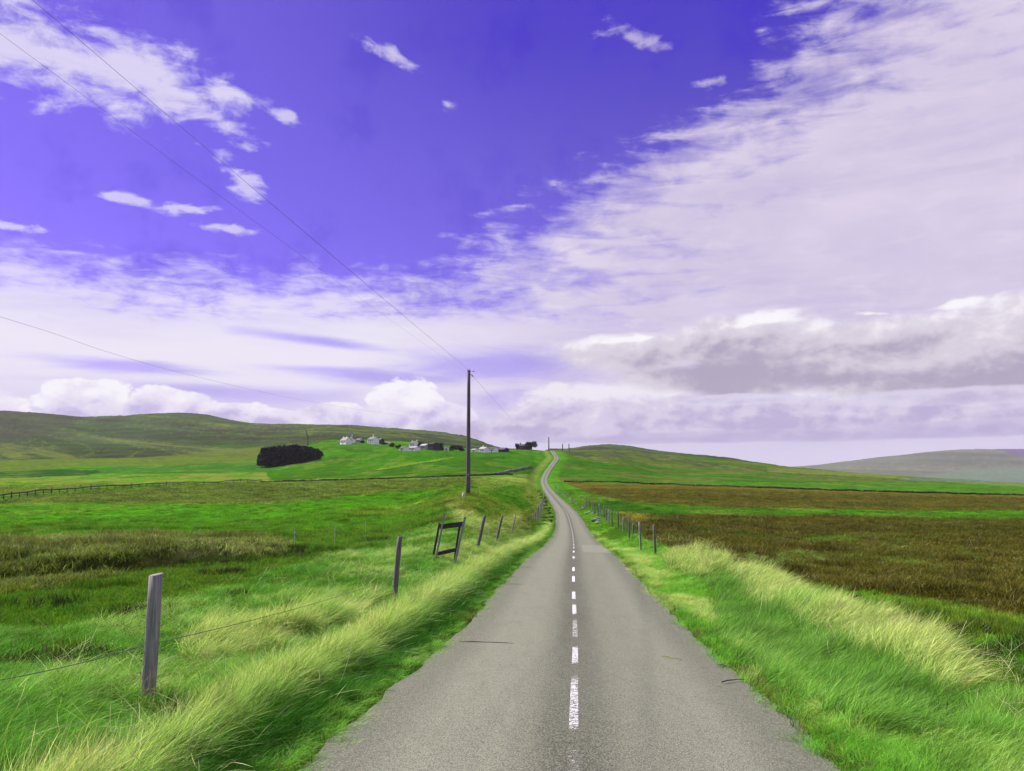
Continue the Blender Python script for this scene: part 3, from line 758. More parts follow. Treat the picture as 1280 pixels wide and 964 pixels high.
wire_obj('wire', [p - L0 for a, b in zip(gpts, gpts[1:]) for p in sag(a, b, .04, 5)], 0.004, LF)

# leaning wooden frame of an old gate in that fence
GB = ground_at(540, 701)
GF = empty('gate_frame', GB)
tag(GF, 'leaning dark timber gate frame of four stakes and two cross boards beside the verge', 'gate')
dG = GB.y
def gp(px, py, dy=0.0):
    u, s = us(px, py); d = dG + dy
    return Vector((u * d, d, CZ + s * d)) - GB
def beam(name, a, b, w, t, m, parent, bev=0.006):
    a, b = Vector(a), Vector(b); L = (b - a).length
    z = (b - a).normalized(); x = Vector((0, 1, 0)).cross(z).normalized(); y = z.cross(x)
    bm = bmesh.new(); box(bm, (0, 0, 0), (w, t, L), bev=bev)
    o = obj_bm(name, bm, m, parent)
    o.matrix_local = Matrix.Translation((a + b) / 2) @ Matrix((x, y, z)).transposed().to_4x4()
    return o
beam('stake', gp(539.5, 706, .35), gp(549.5, 654, .35), .065, .06, M['dark_wood'], GF)
beam('stake', gp(543, 708), gp(556, 641), .05, .05, M['post'], GF)
beam('stake', gp(568, 700, .35), gp(575, 655, .35), .065, .06, M['dark_wood'], GF)
beam('stake', gp(566.5, 714, -.55), gp(581.5, 646, -.55), .062, .06, M['post'], GF)
a = beam('cross_board', gp(550, 658.5, .14), gp(580, 655, -.34), .15, .035, M['dark_wood'], GF)
a = beam('cross_board', gp(546, 692.5, .14), gp(571, 687, -.34), .11, .035, M['dark_wood'], GF)

# right roadside fence
RF = empty('roadside_fence', ground_at(817, 697))
tag(RF, 'row of thin grey fence posts along the right verge by the brown field', 'fence')
RP = [(819.5, 697, -2, 41), (801.5, 691, -2, 38.5), (786.8, 676, -.5, 29), (791, 672, .5, 18), (779.2, 666, 0, 19), (773, 662, -1, 23), (765.2, 659, -.6, 21), (761, 655, 0, 18.5), (758.2, 651, 0, 16), (755.2, 648, -.4, 15.5),
      (751.5, 646, -2.6, 16), (748, 644.5, .3, 14), (743, 642, -.4, 14), (740, 639, 0, 13), (736.2, 637, .2, 13), (733, 635, 0, 12), (730.6, 632.5, 0, 11.5)]
rt = []
for k, (x, y, dx, h) in enumerate(RP):
    bp = ground_at(x, y)
    o, tp = fence_post(RF, bp, (dx, h), .052 if k < 3 else .075, 90 + k, M['old_wood'] if k % 3 != 1 else M['post'])
    rt.append((bp, tp))
for f in (.85, .5):
    pts = []
    q = [rt[k] for k in (0, 1, 2, 5, 7, 9, 12, 14, 16)]
    for (a, b), (c, d) in zip(q, q[1:]): pts += sag(a.lerp(b, f), c.lerp(d, f), .05, 4)
    wire_obj('wire', [p - RF.location for p in pts], 0.004, RF)

# long dark fence across the left fields
FFp = [(-60, 632), (0, 624.5), (40, 619.8), (80, 616), (130, 612), (171, 609.8), (222, 607.5), (262, 606), (325, 603.5)]
FF = empty('field_fence', ground_at(0, 625, 60))
tag(FF, 'long dark post and rail fence crossing the far left green fields', 'fence')
def densify(pl, step):
    out = []
    for (x0, y0), (x1, y1) in zip(pl, pl[1:]):
        n = max(1, int(abs(x1 - x0) / step))
        out += [(x0 + (x1 - x0) * k / n, y0 + (y1 - y0) * k / n) for k in range(n)]
    return out + [pl[-1]]
gpn = []
for k, (x, y) in enumerate(densify(FFp, 8.5)):
    p = ground_at(x, y, 60, 500); gpn.append(p)
ds = np.array([p.y for p in gpn]); ds = np.convolve(np.pad(ds, 4, 'edge'), np.ones(9) / 9, 'valid')
gpn = [spot(640 + 1e3 * p.x / p.y, d) for p, d in zip(gpn, ds)]
for k, p in enumerate(gpn):
    tall = k % 5 == 3
    bm = post_mesh(1.75 if tall else 1.35, .15 if tall else .12, 200 + k, 6)
    o = obj_bm('post', bm, M['dark_wood'], FF); o.location = p - FF.location
for f, r in ((1.22, .18), (.55, .06)):
    o = wire_obj('rail', [p + Vector((0, 0, f + random.uniform(-.04, .04))) - FF.location for p in gpn], r, FF, M['dark_wood'])

# ------------------------------------------------------------ dry stone walls
def stone_wall(label, pl, h, w, size, m, dmin=60, dmax=3000, smoothd=7, gap=0.0, seed=0, step=4, jit=.15):
    rr = random.Random(seed)
    P = [ground_at(x, y, dmin, dmax) for x, y in densify(pl, step)]
    if smoothd:
        ds = np.array([p.y for p in P]); k = smoothd // 2
        ds = np.convolve(np.pad(ds, k, 'edge'), np.ones(smoothd) / smoothd, 'valid')
        P = [spot(640 + F * p.x / p.y * math.cos(TH) * 1.0, d) if False else Vector((p.x / p.y * d, d, 0)) for p, d in zip(P, ds)]
    S = [0.0]
    for a, b in zip(P, P[1:]): S.append(S[-1] + math.hypot(b.x - a.x, b.y - a.y))
    total = S[-1]
    rows = max(1, int(h / (size * .7)))
    n = int(total / size)
    if n * rows > 6000: n = 6000 // rows
    cx, cy, cz, sx, sy, sz, rot = [], [], [], [], [], [], []
    xs = np.interp(np.linspace(0, total, n), S, [p.x for p in P]); ys = np.interp(np.linspace(0, total, n), S, [p.y for p in P])
    V, Q = [], []
    C8 = np.array([(-1,-1,-1),(1,-1,-1),(1,1,-1),(-1,1,-1),(-1,-1,1),(1,-1,1),(1,1,1),(-1,1,1)], float) * .5
    QF = np.array([(0,3,2,1),(4,5,6,7),(0,1,5,4),(1,2,6,5),(2,3,7,6),(3,0,4,7)])
    g = np.random.default_rng(seed)
    zs = ground_z(xs, ys)
    L = total / n
    for i in range(n):
        for r in range(rows):
            if g.random() < gap + (.12 if r == rows - 1 else 0): continue
            s = np.array((L * g.uniform(.9, 1.35), w * g.uniform(.7, 1.1), size * g.uniform(.65, 1.0)))
            v = C8 * s * (1 + g.uniform(-.22, .22, (8, 3)))
            a = g.uniform(-.35, .35); t = g.uniform(-.2, .2)
            j = min(i + 1, n - 1); hd = math.atan2(ys[j] - ys[j - 1], xs[j] - xs[j - 1]) + a if n > 1 else a
            ca, sa = math.cos(hd), math.sin(hd)
            v = np.stack([v[:, 0] * ca - v[:, 1] * sa, v[:, 0] * sa + v[:, 1] * ca, v[:, 2] + v[:, 0] * t], 1)
            v += (xs[i] + g.uniform(-.1, .1) + g.uniform(-jit, jit) * (jit > .2), ys[i] + g.uniform(-jit, jit) * w, zs[i] + size * .72 * (r + .35))
            Q.append(QF + 8 * len(V)); V.append(v)
    V = np.concatenate(V); Q = np.concatenate(Q)
    b0 = V.mean(0); b0[2] = V[:, 2].min()
    me = mesh_np('stones', V - b0, Q, [m])
    t = empty('drystone_wall', b0)
    o = link(bpy.data.objects.new('stones', me)); o.parent = t; o['kind'] = 'stuff'
    tag(t, label, 'stone wall')
    return t
M['dark_stone'] = simple('dark_mossy_stone', (0.085, 0.08, 0.05), 0.95, 0, .8, 0.0, (1, 1, 1), (0.035, 0.036, 0.018), 0.1)
stone_wall('low dark stone wall across the left fields behind the tall utility pole', [(325, 603.2), (430, 600.5), (520, 597.5), (580, 595.5), (640, 593)], 1.0, .8, .5, M['dark_stone'], 150, 480, seed=1)
stone_wall('tumbled grey stone wall climbing to the road on the left slope', [(618, 594.5), (636, 590.5), (650, 587.5), (664, 583.5)], 1.3, 1.1, .75, M['stone'], 300, 640, 5, .18, seed=2)
stone_wall('long dark wall between the green slope and the brown field on the right', [(706, 602), (800, 604.5), (960, 610.5), (1100, 615), (1280, 619.5), (1420, 624)], 1.1, .8, .55, M['dark_stone'], 300, 640, 15, seed=3, step=6)
stone_wall('thin dark wall running up the left hillside above the dark plantation', [(378, 531.5), (381, 536), (383, 541), (384, 547), (384, 553), (384.5, 558)], 1.5, 1.2, 1.0, M['dark_stone'], 700, 2400, 3, seed=4, step=.6)
def wall_lat(label, y0, y1, lat0, lat1, h, w, size, m, gap, seed):
    ys = np.linspace(y0, y1, 60); xs = road_x(ys) + np.linspace(lat0, lat1, 60) + .25 * np.sin(ys / 17)
    z = ground_z(xs, ys); px, py = to_px(xs, ys, z)
    g = globals()
    rr = np.random.default_rng(seed)
    old = g['ground_at']
    seq = iter([Vector((x, y, zz)) for x, y, zz in zip(xs, ys, z)])
    g['ground_at'] = lambda *a: next(seq)
    g2 = g['densify']; g['densify'] = lambda pl, step: pl
    try: t = stone_wall(label, list(zip(px, py)), h, w, size, m, smoothd=0, gap=gap, seed=seed, jit=.9)
    finally: g['ground_at'] = old; g['densify'] = g2
    return t
M['grey_stone'] = simple('pale_grey_rubble', (0.26, 0.265, 0.24), 0.95, 0, 1.2, 0.0, (1, 1, 1), (0.12, 0.13, 0.10), 0.1)
wall_lat('broken pale stone wall along the right verge beyond the fence posts', 104, 400, 3.7, 4.8, .4, .8, .34, M['grey_stone'], .80, 6)
wall_lat('broken grey stone wall along the left verge at the road bend', 96, 320, -3.5, -4.0, .4, .8, .34, M['dark_stone'], .70, 7)

# ------------------------------------------------------------ utility poles and wires
def utility_pole(base, h, r, label, group=None, detail=True, name='utility_pole'):
    t = empty(name, base); tag(t, label, 'utility pole', group)
    bm = bmesh.new(); n = 9
    tube(bm, [(0, 0, -0.4 + (h + .4) * k / (n - 1)) for k in range(n)], [r * (1.0 - .36 * k / (n - 1)) for k in range(n)], 14 if detail else 8)
    obj_bm('pole', bm, M['pole'], t, smooth=True)
    def cyl(nm, a, b, rad, m, par=t, sides=8):
        q = bmesh.new(); tube(q, [a, b], rad, sides); return obj_bm(nm, q, m, par, smooth=False)
    if detail:
        cap = bmesh.new(); tube(cap, [(0, 0, h - .02), (0, 0, h + .03), (0, 0, h + .09)], [r * .72, r * .75, .02], 12); obj_bm('cap', cap, M['dark_wood'], t)
        br = cyl('bracket', (.06, 0, h - .22), (.36, .0, h - .46), .03, M['wire'])
        ins = bmesh.new(); tube(ins, [(.30, 0, h - .42), (.36, 0, h - .46), (.41, 0, h - .50)], [.06, .045, .055], 8); obj_bm('insulator', ins, M['ceramic'], br)
        arm = cyl('side_arm', (.05, 0, h - .03), (.44, 0, h - .03), .012, M['wire'])
        ins = bmesh.new(); tube(ins, [(.36, 0, h - .02), (.44, 0, h), (.54, 0, h - .015)], [.02, .05, .02], 8); obj_bm('insulator', ins, M['ceramic'], arm)
        for q, z in ((-.10, h + .12), (.10, h + .12)):
            p = bmesh.new(); tube(p, [(q, 0, h - .1), (q, 0, z - .02), (q, 0, z + .02), (q, 0, z + .06)], [.014, .02, .045, .03], 8); obj_bm('insulator', p, M['ceramic'], t)
        cyl('step_bolt', (-r, 0, 2.4), (-r - .1, 0, 2.4), .012, M['wire']); cyl('step_bolt', (r * .9, 0, 2.9), (r + .1, 0, 2.9), .012, M['wire'])
        pl = bmesh.new(); box(pl, (0, -r * .95, 1.9), (.12, .012, .16)); obj_bm('number_plate', pl, M['pale_roof'], t)
    else:
        cyl('crossarm', (-.9, 0, h - .5), (.9, 0, h - .5), .09, M['dark_wood'])
    return t
PB = spot(585.3, 75)
PH = (CZ - PB.z) + us(585, 464)[1] * PB.y
utility_pole(PB, PH, .0030 * PB.y, 'tall dark wooden utility pole standing alone in the left field')
PT = PB + Vector((0, 0, PH))
FPB = ground_at(686, 562.6, 500, 900); d = FPB.y
utility_pole(FPB, 21.5 * d / F, .0009 * d, 'tallest distant pole standing on the crest beside the road', 'distant poles on the crest', False)
FPT = FPB + Vector((0, 0, 21.2 * d / F))
for x, lb in ((703.2, 'short distant pole on the skyline, middle one of three right of the road top'), (711.2, 'short distant pole on the skyline nearest the right hand hill')):
    b = ground_at(x, 563.3, 500, 900)
    utility_pole(b, 12.5 * b.y / F, .0008 * b.y, lb, 'distant poles on the crest', False)
def along(px, py, z):
    """point on the sight line through (px, py) at height z"""
    u, s = us(px, py); t = (z - CZ) / s
    return Vector((u * t, t, z))
def power_line(label, a, via, b_ext, rad, sg):
    pts = [Vector(a)]; e = Vector(via)
    far = e + (e - Vector(a)) * b_ext
    pts = sag(a, far, sg, 24)
    o = wire_obj('power_line', pts, rad)
    return tag(o, label, 'power line')
zt = PT.z + .15
power_line('uppermost thin wire sweeping from the tall pole to the top left', PT + Vector((-.08, 0, .14)), along(58, 0, zt + .3), .9, .0046, .25)
power_line('second thin wire close below the uppermost one from the tall pole', PT + Vector((.10, 0, .12)), along(66, 0, zt + .05), .9, .0034, .36)
power_line('lowest thin wire slung from the tall pole to the left edge of the sky', PT + Vector((-.06, 0, -.3)), along(0, 12, zt - .1), .9, .0034, .5)
o = wire_obj('power_line', sag(PT + Vector((.40, 0, -.5)), FPT, 7.0, 30), .008); tag(o, 'faint wire dipping from the tall pole to the pole on the crest', 'power line')
hs = along(545, 530, 0) if False else None
E = ground_at(508, 563, 500, 900) + Vector((0, 0, 8))
s0 = us(-120, 372); A0 = Vector((s0[0] * 60, 60, CZ + s0[1] * 60))
def thru(px, py, d):
    u, s = us(px, py); return Vector((u * d, d, CZ + s * d))
pl = [thru(-60, 378, 52), thru(0, 396, 60), thru(60, 414.5, 68), thru(125, 437, 82), thru(190, 456.5, 100), thru(250, 472, 124), thru(330, 490.5, 170), thru(410, 506, 250), thru(470, 515, 370), thru(508, 520.5, 520)]
ts = np.linspace(0, len(pl) - 1, 60)
pp = np.stack([pchip(range(len(pl)), [p[i] for p in pl], ts) for i in range(3)], 1)
o = wire_obj('power_line', [Vector(p) for p in pp], [.008 + .00004 * p[1] for p in pp]); tag(o, 'long wire falling from the left edge of the sky towards the white houses', 'power line')

# pale stone by the pole foot
def boulder(base, s, m, label):
    bm = bmesh.new(); bmesh.ops.create_icosphere(bm, subdivisions=3, radius=1)
    rr = random.Random(5)
    for v in bm.verts:
        n = v.co.normalized()
        k = 1 + .18 * math.sin(3.1 * n.x + 1.2) * math.cos(2.7 * n.y + n.z * 2) + .06 * math.sin(9 * n.x + 5 * n.z) + rr.uniform(-.02, .02)
        v.co = Vector((n.x * s[0] * k, n.y * s[1] * k, max(-.1, n.z) * s[2] * k))
    o = obj_bm('boulder', bm, m); o.location = base
    return tag(o, label, 'stone')
boulder(ground_at(579.5, 622) + Vector((0, 0, .02)), (.15, .16, .42), M['pale_stone'], 'pale upright stone beside the foot of the tall utility pole')

# thin marker canes in the left field
for x, yb, yt, lb in ((367.5, 685, 662, 'thin pale cane standing in the green field beside the end of the heather bank'), (418, 680, 658, 'thin pale cane in the green field, middle one of three'), (456.5, 668, 652.5, 'short thin pale cane in the field nearest the second fence post')):
    b = ground_at(x, yb); h = (yb - yt) * b.y / F
    bm = bmesh.new(); tube(bm, [(0, 0, -.2), (.01, 0, h * .5), (.0, 0, h)], [.010, .009, .008], 6)
    q = empty('marker_cane', b); tag(q, lb, 'cane', 'thin canes in the left field')
    st = obj_bm('cane', bm, M['pale_stone'], q)
    bm = bmesh.new(); box(bm, (0, 0, h * .78), (.10, .012, .02)); obj_bm('cross_tie', bm, M['pale_stone'], q)

# dead stalks on the tarmac
def stalk(pa, pb, lb, col):
    def rp(px, py):
        d = road_depth(py); u = us(px, py)[0]
        return Vector((u * d, d, float(road_z(d)[0]) + .054 - .012 * (u * d - float(road_x(d)[0])) ** 2))
    a, b = rp(*pa), rp(*pb); m_ = a.lerp(b, .5) + Vector((0, .03, .006))
    o = wire_obj('dead_stalk', [a + Vector((0, 0, .006)), a.lerp(m_, .5) + Vector((0, 0, .01)), m_, m_.lerp(b, .5) + Vector((0, .01, .004)), b + Vector((0, 0, .004))], [.007, .0075, .006, .005, .003], None, col)
    tag(o, lb, 'dead stalk')
stalk((574, 800), (642, 804), 'long dark dead stalk lying across the left lane', M['dark_wood'])
M['straw'] = simple('straw', (0.20, 0.26, 0.07), 0.8, .3, 8)
stalk((826, 819), (852, 823), 'short green stalk lying on the right lane', M['straw'])
stalk((897, 827), (922, 833), 'thin dark stalk poking onto the tarmac from the right verge, the farther one', M['dark_wood'])
stalk((902, 850), (930, 845), 'thin dark stalk poking onto the tarmac from the right verge, the nearer one', M['dark_wood'])

# ------------------------------------------------------------ houses on the slope
def house(px, py, wpx, hpx, rpx, label, wallm='white', roofm='slate', depth=6.0, rz=0.0, chim=(), wins=2, gable_front=False, dmin=480, dmax=1300, group='houses of the hillside hamlet', cat='house', door=True, win2=False):
    """a gabled house: wall block with gables, two roof slopes, chimneys, windows and a door on the side we see"""
    b = ground_at(px, py, dmin, dmax); k = b.y / F * 0.93
    w, h, rh = wpx * k, hpx * k, rpx * k; rz = rz - 36 * (not gable_front)
    t = empty('house' if cat == 'house' else 'barn', b, R(rz)); tag(t, label, cat, group)
    bm = bmesh.new()
    D = depth
    if gable_front:                     # ridge runs away from the viewer
        prof = [(-w/2, -1.2), (w/2, -1.2), (w/2, h), (0, h + rh), (-w/2, h)]
        f = [bm.verts.new((x, 0, z)) for x, z in prof]; g = [bm.verts.new((x, D, z)) for x, z in prof]
    else:
        prof = [(0, -1.2), (D, -1.2), (D, h), (D/2, h + rh), (0, h)]
        f = [bm.verts.new((-w/2, y, z)) for y, z in prof]; g = [bm.verts.new((w/2, y, z)) for y, z in prof]
    bm.faces.new(f); bm.faces.new(g[::-1])
    for i in range(5): bm.faces.new((f[i], g[i], g[(i + 1) % 5], f[(i + 1) % 5]))
    obj_bm('wall', bm, M[wallm], t)
    bm = bmesh.new(); th = .18; ov = .25
    def slope(p, q, r, s):
        n = (Vector(q) - Vector(p)).cross(Vector(s) - Vector(p)).normalized()
        if n.z < 0: n = -n
        lo = [bm.verts.new(Vector(v) + n * .02) for v in (p, q, r, s)]; hi = [bm.verts.new(Vector(v) + n * th) for v in (p, q, r, s)]
        bm.faces.new(lo[::-1]); bm.faces.new(hi)
        for i in range(4): bm.faces.new((lo[i], lo[(i + 1) % 4], hi[(i + 1) % 4], hi[i]))
    if gable_front:
        e = ov * rh / (w / 2)
        slope((-w/2 - ov, -ov, h - e), (0, -ov, h + rh), (0, D + ov, h + rh), (-w/2 - ov, D + ov, h - e))
        slope((w/2 + ov, -ov, h - e), (0.001, -ov, h + rh), (0.001, D + ov, h + rh), (w/2 + ov, D + ov, h - e))
    else:
        e = ov * rh / (D / 2)
        slope((-w/2 - ov, -ov, h - e), (w/2 + ov, -ov, h - e), (w/2 + ov, D/2, h + rh), (-w/2 - ov, D/2, h + rh))
        slope((-w/2 - ov, D + ov, h - e), (w/2 + ov, D + ov, h - e), (w/2 + ov, D/2 + .001, h + rh), (-w/2 - ov, D/2 + .001, h + rh))
    rf = obj_bm('roof', bm, M[roofm], t)
    for cx, ch in chim:
        bm = bmesh.new(); x = cx * w / 2; yy = D / 2
        box(bm, (x, yy, h + rh * .6 + ch / 2), (.9, .8, rh * .8 + ch)); box(bm, (x, yy, h + rh + ch + .03), (1.05, .95, .16))
        c = obj_bm('chimney', bm, M[wallm], rf)
    n = wins
    for r in range(2 if win2 else 1):
        z = (h * .55 if not win2 else h * (.28 + .47 * r))
        for i in range(n):
            x = w * ((i + .5) / n - .5) * .86
            if door and r == 0 and i == n // 2: continue
            bm = bmesh.new(); box(bm, (x, -.03, z), (min(1.0, w / n * .5), .06, min(1.2, h * .4))); wf = obj_bm('window', bm, M['pale_roof'], t)
            bm = bmesh.new(); box(bm, (x, -.075, z), (min(1.0, w / n * .5) * .8, .03, min(1.2, h * .4) * .84)); obj_bm('pane', bm, M['glass'], wf)
    if door:
        x = w * ((n // 2 + .5) / n - .5) * .86 if n else 0
        bm = bmesh.new(); hh = min(2.0, h * .8); box(bm, (x, -.03, hh / 2), (.95, .07, hh)); obj_bm('door', bm, M['door'], t)
    return t
H = house
H(428.5, 555.5, 13, 5.0, 4.2, 'long white house with dark slate roof at the left end of the hamlet', depth=7, chim=((-.9, 1.0), (.2, 1)), wins=5, rz=-8)
H(438.8, 553.8, 5.2, 6.0, 3.5, 'narrow white gabled house beside the long left hand house', gable_front=True, depth=9, chim=((0, 1.2),), wins=2, door=False)
H(447, 553, 8, 3.0, 2.2, 'low grey cottage between two white houses', wallm='grey_wall', depth=6, wins=3, chim=((.8, .8),))
H(462.8, 555, 11, 6.0, 3.6, 'tall white house with big central chimney in the upper hamlet', depth=8, chim=((.0, 2.4),), wins=3, win2=True)
H(472.5, 554.6, 6, 4.5, 2.5, 'dark blue grey shed against the tall white house', wallm='dark_wall', depth=7, wins=0, door=False, cat='barn', group='sheds of the hillside hamlet')
H(478.2, 554.0, 4.6, 3.6, 2.2, 'small white cottage right of the dark blue shed', depth=6, wins=2, gable_front=True)
H(484.5, 555.8, 6, 1.6, 1.4, 'tiny low white outhouse at the right edge of the upper hamlet', depth=4, wins=2, door=False)
H(502, 563.5, 9, 3.2, 2.2, 'low white byre left of the long white barn', depth=6, wins=3, roofm='slate')
H(514.3, 563.4, 13, 3.8, 1.6, 'long low white barn in front of the two storey house', depth=6, wins=4, roofm='pale_roof', cat='barn', group='sheds of the hillside hamlet')
H(514.8, 559.5, 9.5, 5.5, 3.0, 'two storey white house rising behind the long white barn', depth=7, chim=((-.85, 1.0), (.85, 1.0)), wins=3, win2=True, dmin=640)
H(528, 561.5, 9, 4.5, 2.4, 'grey stone house left of the dark barn', wallm='grey_wall', depth=7, wins=3, roofm='pale_roof', dmin=560)
H(537.6, 562.8, 9, 8.0, 2.2, 'tall dark purple barn with no windows', wallm='dark_wall', roofm='dark_wall', depth=9, wins=0, door=False, cat='barn', group='sheds of the hillside hamlet')
H(557.6, 563.6, 5.2, 4.0, 2.2, 'small white cottage standing between two dark trees', depth=6, gable_front=True, wins=3)
H(591, 564.6, 6.5, 2.4, 1.2, 'small low white shed just right of the utility pole', depth=5, wins=2, roofm='pale_roof', cat='barn', group='sheds of the hillside hamlet')
H(601.8, 565.2, 9, 4.2, 2.6, 'white house with pale roof, second building right of the utility pole', depth=7, wins=2, roofm='pale_roof', chim=((-.3, 1.2),), door=False)
H(613.3, 565.3, 11.5, 4.6, 1.8, 'broad white house with slate roof left of the dark shed', depth=6, wins=4)
H(626, 565.3, 11, 3.4, 2.4, 'dark slate roofed shed at the right end of the hamlet', wallm='dark_wall', depth=7, wins=0, door=False, cat='barn', group='sheds of the hillside hamlet')
H(651, 562.0, 10, 4.5, 2.5, 'dark ruined stone house on the crest beside the round tree', wallm='dark_wall', roofm='dark_wall', depth=7, chim=((-.85, 1.4),), wins=3, door=False, dmin=600)

# ------------------------------------------------------------ trees
def leaf_material(name, c1, c2, tr=0.15):
    m, T, b = mat(name)
    g = T.new('ShaderNodeNewGeometry')
    n = T.noise(W(T, g.outputs['Position']), .8, 3, .6)
    c = T.mix(n, c1, c2)
    T.put(b.inputs['Base Color'], c); b.inputs['Roughness'].default_value = .8; b.inputs['Specular IOR Level'].default_value = .1
    return m
M['conifer'] = leaf_material('dark_conifer', (.010, .010, .012, 1), (.018, .017, .019, 1))
M['tree'] = leaf_material('dark_leaf', (.016, .022, .012, 1), (.034, .042, .020, 1))
def leaves(name, P, size, m, parent, seed=0):
    g = np.random.default_rng(seed); n = len(P)
    a = g.normal(size=(n, 3)); a /= np.linalg.norm(a, axis=1)[:, None]
    b = g.normal(size=(n, 3)); b -= (b * a).sum(1)[:, None] * a; b /= np.linalg.norm(b, axis=1)[:, None]
    s = (size * g.uniform(.6, 1.3, n))[:, None]
    V = np.stack([P - a * s * .5, P + b * s * .28, P + a * s * .6, P - b * s * .28], 1).reshape(-1, 3)
    me = mesh_np(name, V, np.arange(4 * n).reshape(n, 4), [m])
    o = link(bpy.data.objects.new(name, me)); o.parent = parent
    return o
def tree(px, py, wpx, hpx, label, seed, dmin=520, dmax=1300, n=1500):
    b = ground_at(px, py, dmin, dmax); k = b.y / F; w, h = wpx * k, hpx * k
    t = empty('tree', b); tag(t, label, 'tree', 'dark trees about the hamlet')
    bm = bmesh.new(); rr = random.Random(seed)
    tube(bm, [(0, 0, -.5), (.2, 0, h * .3), (.1, .1, h * .6)], [.5, .35, .15], 7)
    for q in range(5):
        a = rr.uniform(0, 6.28); tube(bm, [(.1, 0, h * .25), (math.cos(a) * w * .15, math.sin(a) * w * .15, h * .5), (math.cos(a) * w * .3, math.sin(a) * w * .3, h * .7)], [.25, .15, .06], 5)
    obj_bm('trunk', bm, M['bark'], t, smooth=True)
    g = np.random.default_rng(seed); P = []
    for q in range(9):
        c = np.array((g.uniform(-.32, .32) * w, g.uniform(-.3, .3) * w, h * g.uniform(.22, .74)))
        v = g.normal(size=(n // 9, 3)); v /= np.linalg.norm(v, axis=1)[:, None]
        P.append(c + v * g.uniform(.5, 1, (n // 9, 1)) * np.array((w * .26, w * .26, h * .27)))
    leaves('crown', np.concatenate(P), .9, M['tree'], t, seed)
tree(551.5, 563.4, 10, 9.5, 'dark round tree left of the small white cottage', 1)
tree(567, 563.8, 10, 7.5, 'broad dark bush like tree right of the small white cottage', 2)
tree(575.5, 563.8, 11, 7.0, 'dark low tree just left of the tall utility pole', 3)
tree(522, 559.5, 8, 7.0, 'dark tree behind the two storey white house', 4, 660)
tree(490, 558.5, 7, 5.0, 'small dark tree between the upper hamlet and the long barn', 5, 560)
tree(497.5, 560.5, 7, 4.5, 'low dark bush tree left of the white byre', 6, 560)
tree(545, 563.2, 5, 5.0, 'small dark tree right of the tall dark barn', 8)
tree(664.5, 562.6, 15, 11, 'wide round dark tree on the crest left of the road top', 7, 600, n=2600)
tree(646.5, 562.4, 5, 8.5, 'narrow dark tree at the left end of the ruined house', 9, 600)

tree(453, 554.2, 6, 3.4, 'low dark hedge like tree beside the low grey cottage', 21, 560, n=700)
tree(480.5, 556, 9, 2.6, 'low dark hedge below the small white cottage', 22, 560, n=700)
tree(529.5, 558.5, 8, 5.5, 'dark tree rising behind the grey stone house', 23, 640, n=900)
# dark conifer plantation: reads as one loaf shaped mass
b = ground_at(358, 581.5, 450, 900); k = b.y / F
pw, ph = 76 * k, 24.5 * k
g = np.random.default_rng(11); P = []
nt = 210
tx = g.uniform(-.5, .5, nt); ty = g.uniform(-.5, .5, nt)
for x, y in zip(tx, ty):
    prof = min(1, (.5 - abs(x)) * 7 + .48) * (1 - .18 * max(0, x * 2) ** 2) * (.92 + .08 * math.cos(x * 5 - .6))
    H0 = ph * prof * g.uniform(.93, 1.03)
    m_ = 110
    zz = H0 * (1 - g.random(m_) ** 1.2); a = g.uniform(0, 6.28, m_); r = 3.4 * (1 - zz / H0) ** .6 * g.uniform(.6, 1, m_) + .6
    P.append(np.stack([x * pw * .95 + np.cos(a) * r, y * pw * .6 + np.sin(a) * r, zz], 1))
pl_ = leaves('plantation', np.concatenate(P), 2.4, M['conifer'], None, 12)
gz = ground_z(np.array([b.x]), np.array([b.y + pw * .3]))[0]
pl_.location = b + Vector((0, pw * .3, 0))
tag(pl_, 'dense dark block of conifers below the left hillside', 'plantation', kind='stuff')

# ------------------------------------------------------------ grass and heath
def tuft_mesh(name, nb, h, spread, width, bend, seed, m, segs=4, head=0.0, var=.45, fan=1.2):
    g = np.random.default_rng(seed)
    V, T_, Fc = [], [], []
    for k in range(nb):
        r = spread * math.sqrt(g.random()); a = g.uniform(0, 6.283)
        bx, by = r * math.cos(a), r * math.sin(a)
        hh = h * (1 - var * g.random())
        dirn = g.normal(0, fan); bd = bend * g.uniform(.4, 1.4)
        lx, ly = g.normal(0, .12, 2)
        cx, cy = math.cos(dirn), math.sin(dirn)
        fa = g.uniform(0, 6.283); wx, wy = math.cos(fa) * width * .5, math.sin(fa) * width * .5
        i0 = len(V)
        for s in range(segs):
            t = s / segs
            ang_ = bd * t
            x = hh * (t * lx + cx * bd * t * t * .55); y = hh * (t * ly + cy * bd * t * t * .55); z = hh * t * (1 - .30 * bd * t)
            q = (1 - t ** 2) * (1 if not head else (.6 + head * math.exp(-((t - .8) / .14) ** 2)))
            V += [(bx + x - wx * q, by + y - wy * q, z - .02), (bx + x + wx * q, by + y + wy * q, z - .02)]; T_ += [t, t]
        t = 1.0
        V.append((bx + hh * (lx + cx * bd * .55), by + hh * (ly + cy * bd * .55), hh * (1 - .3 * bd) - .02)); T_.append(1)
        for s in range(segs - 1):
            j = i0 + 2 * s; Fc += [(j, j + 1, j + 3), (j, j + 3, j + 2)]
        j = i0 + 2 * (segs - 1); Fc.append((j, j + 1, j + 2))
    me = mesh_np(name, V, Fc, [m])
    at = me.attributes.new('tt', 'FLOAT', 'POINT'); at.data.foreach_set('value', np.array(T_, np.float32))
    return bpy.data.objects.new(name, me)
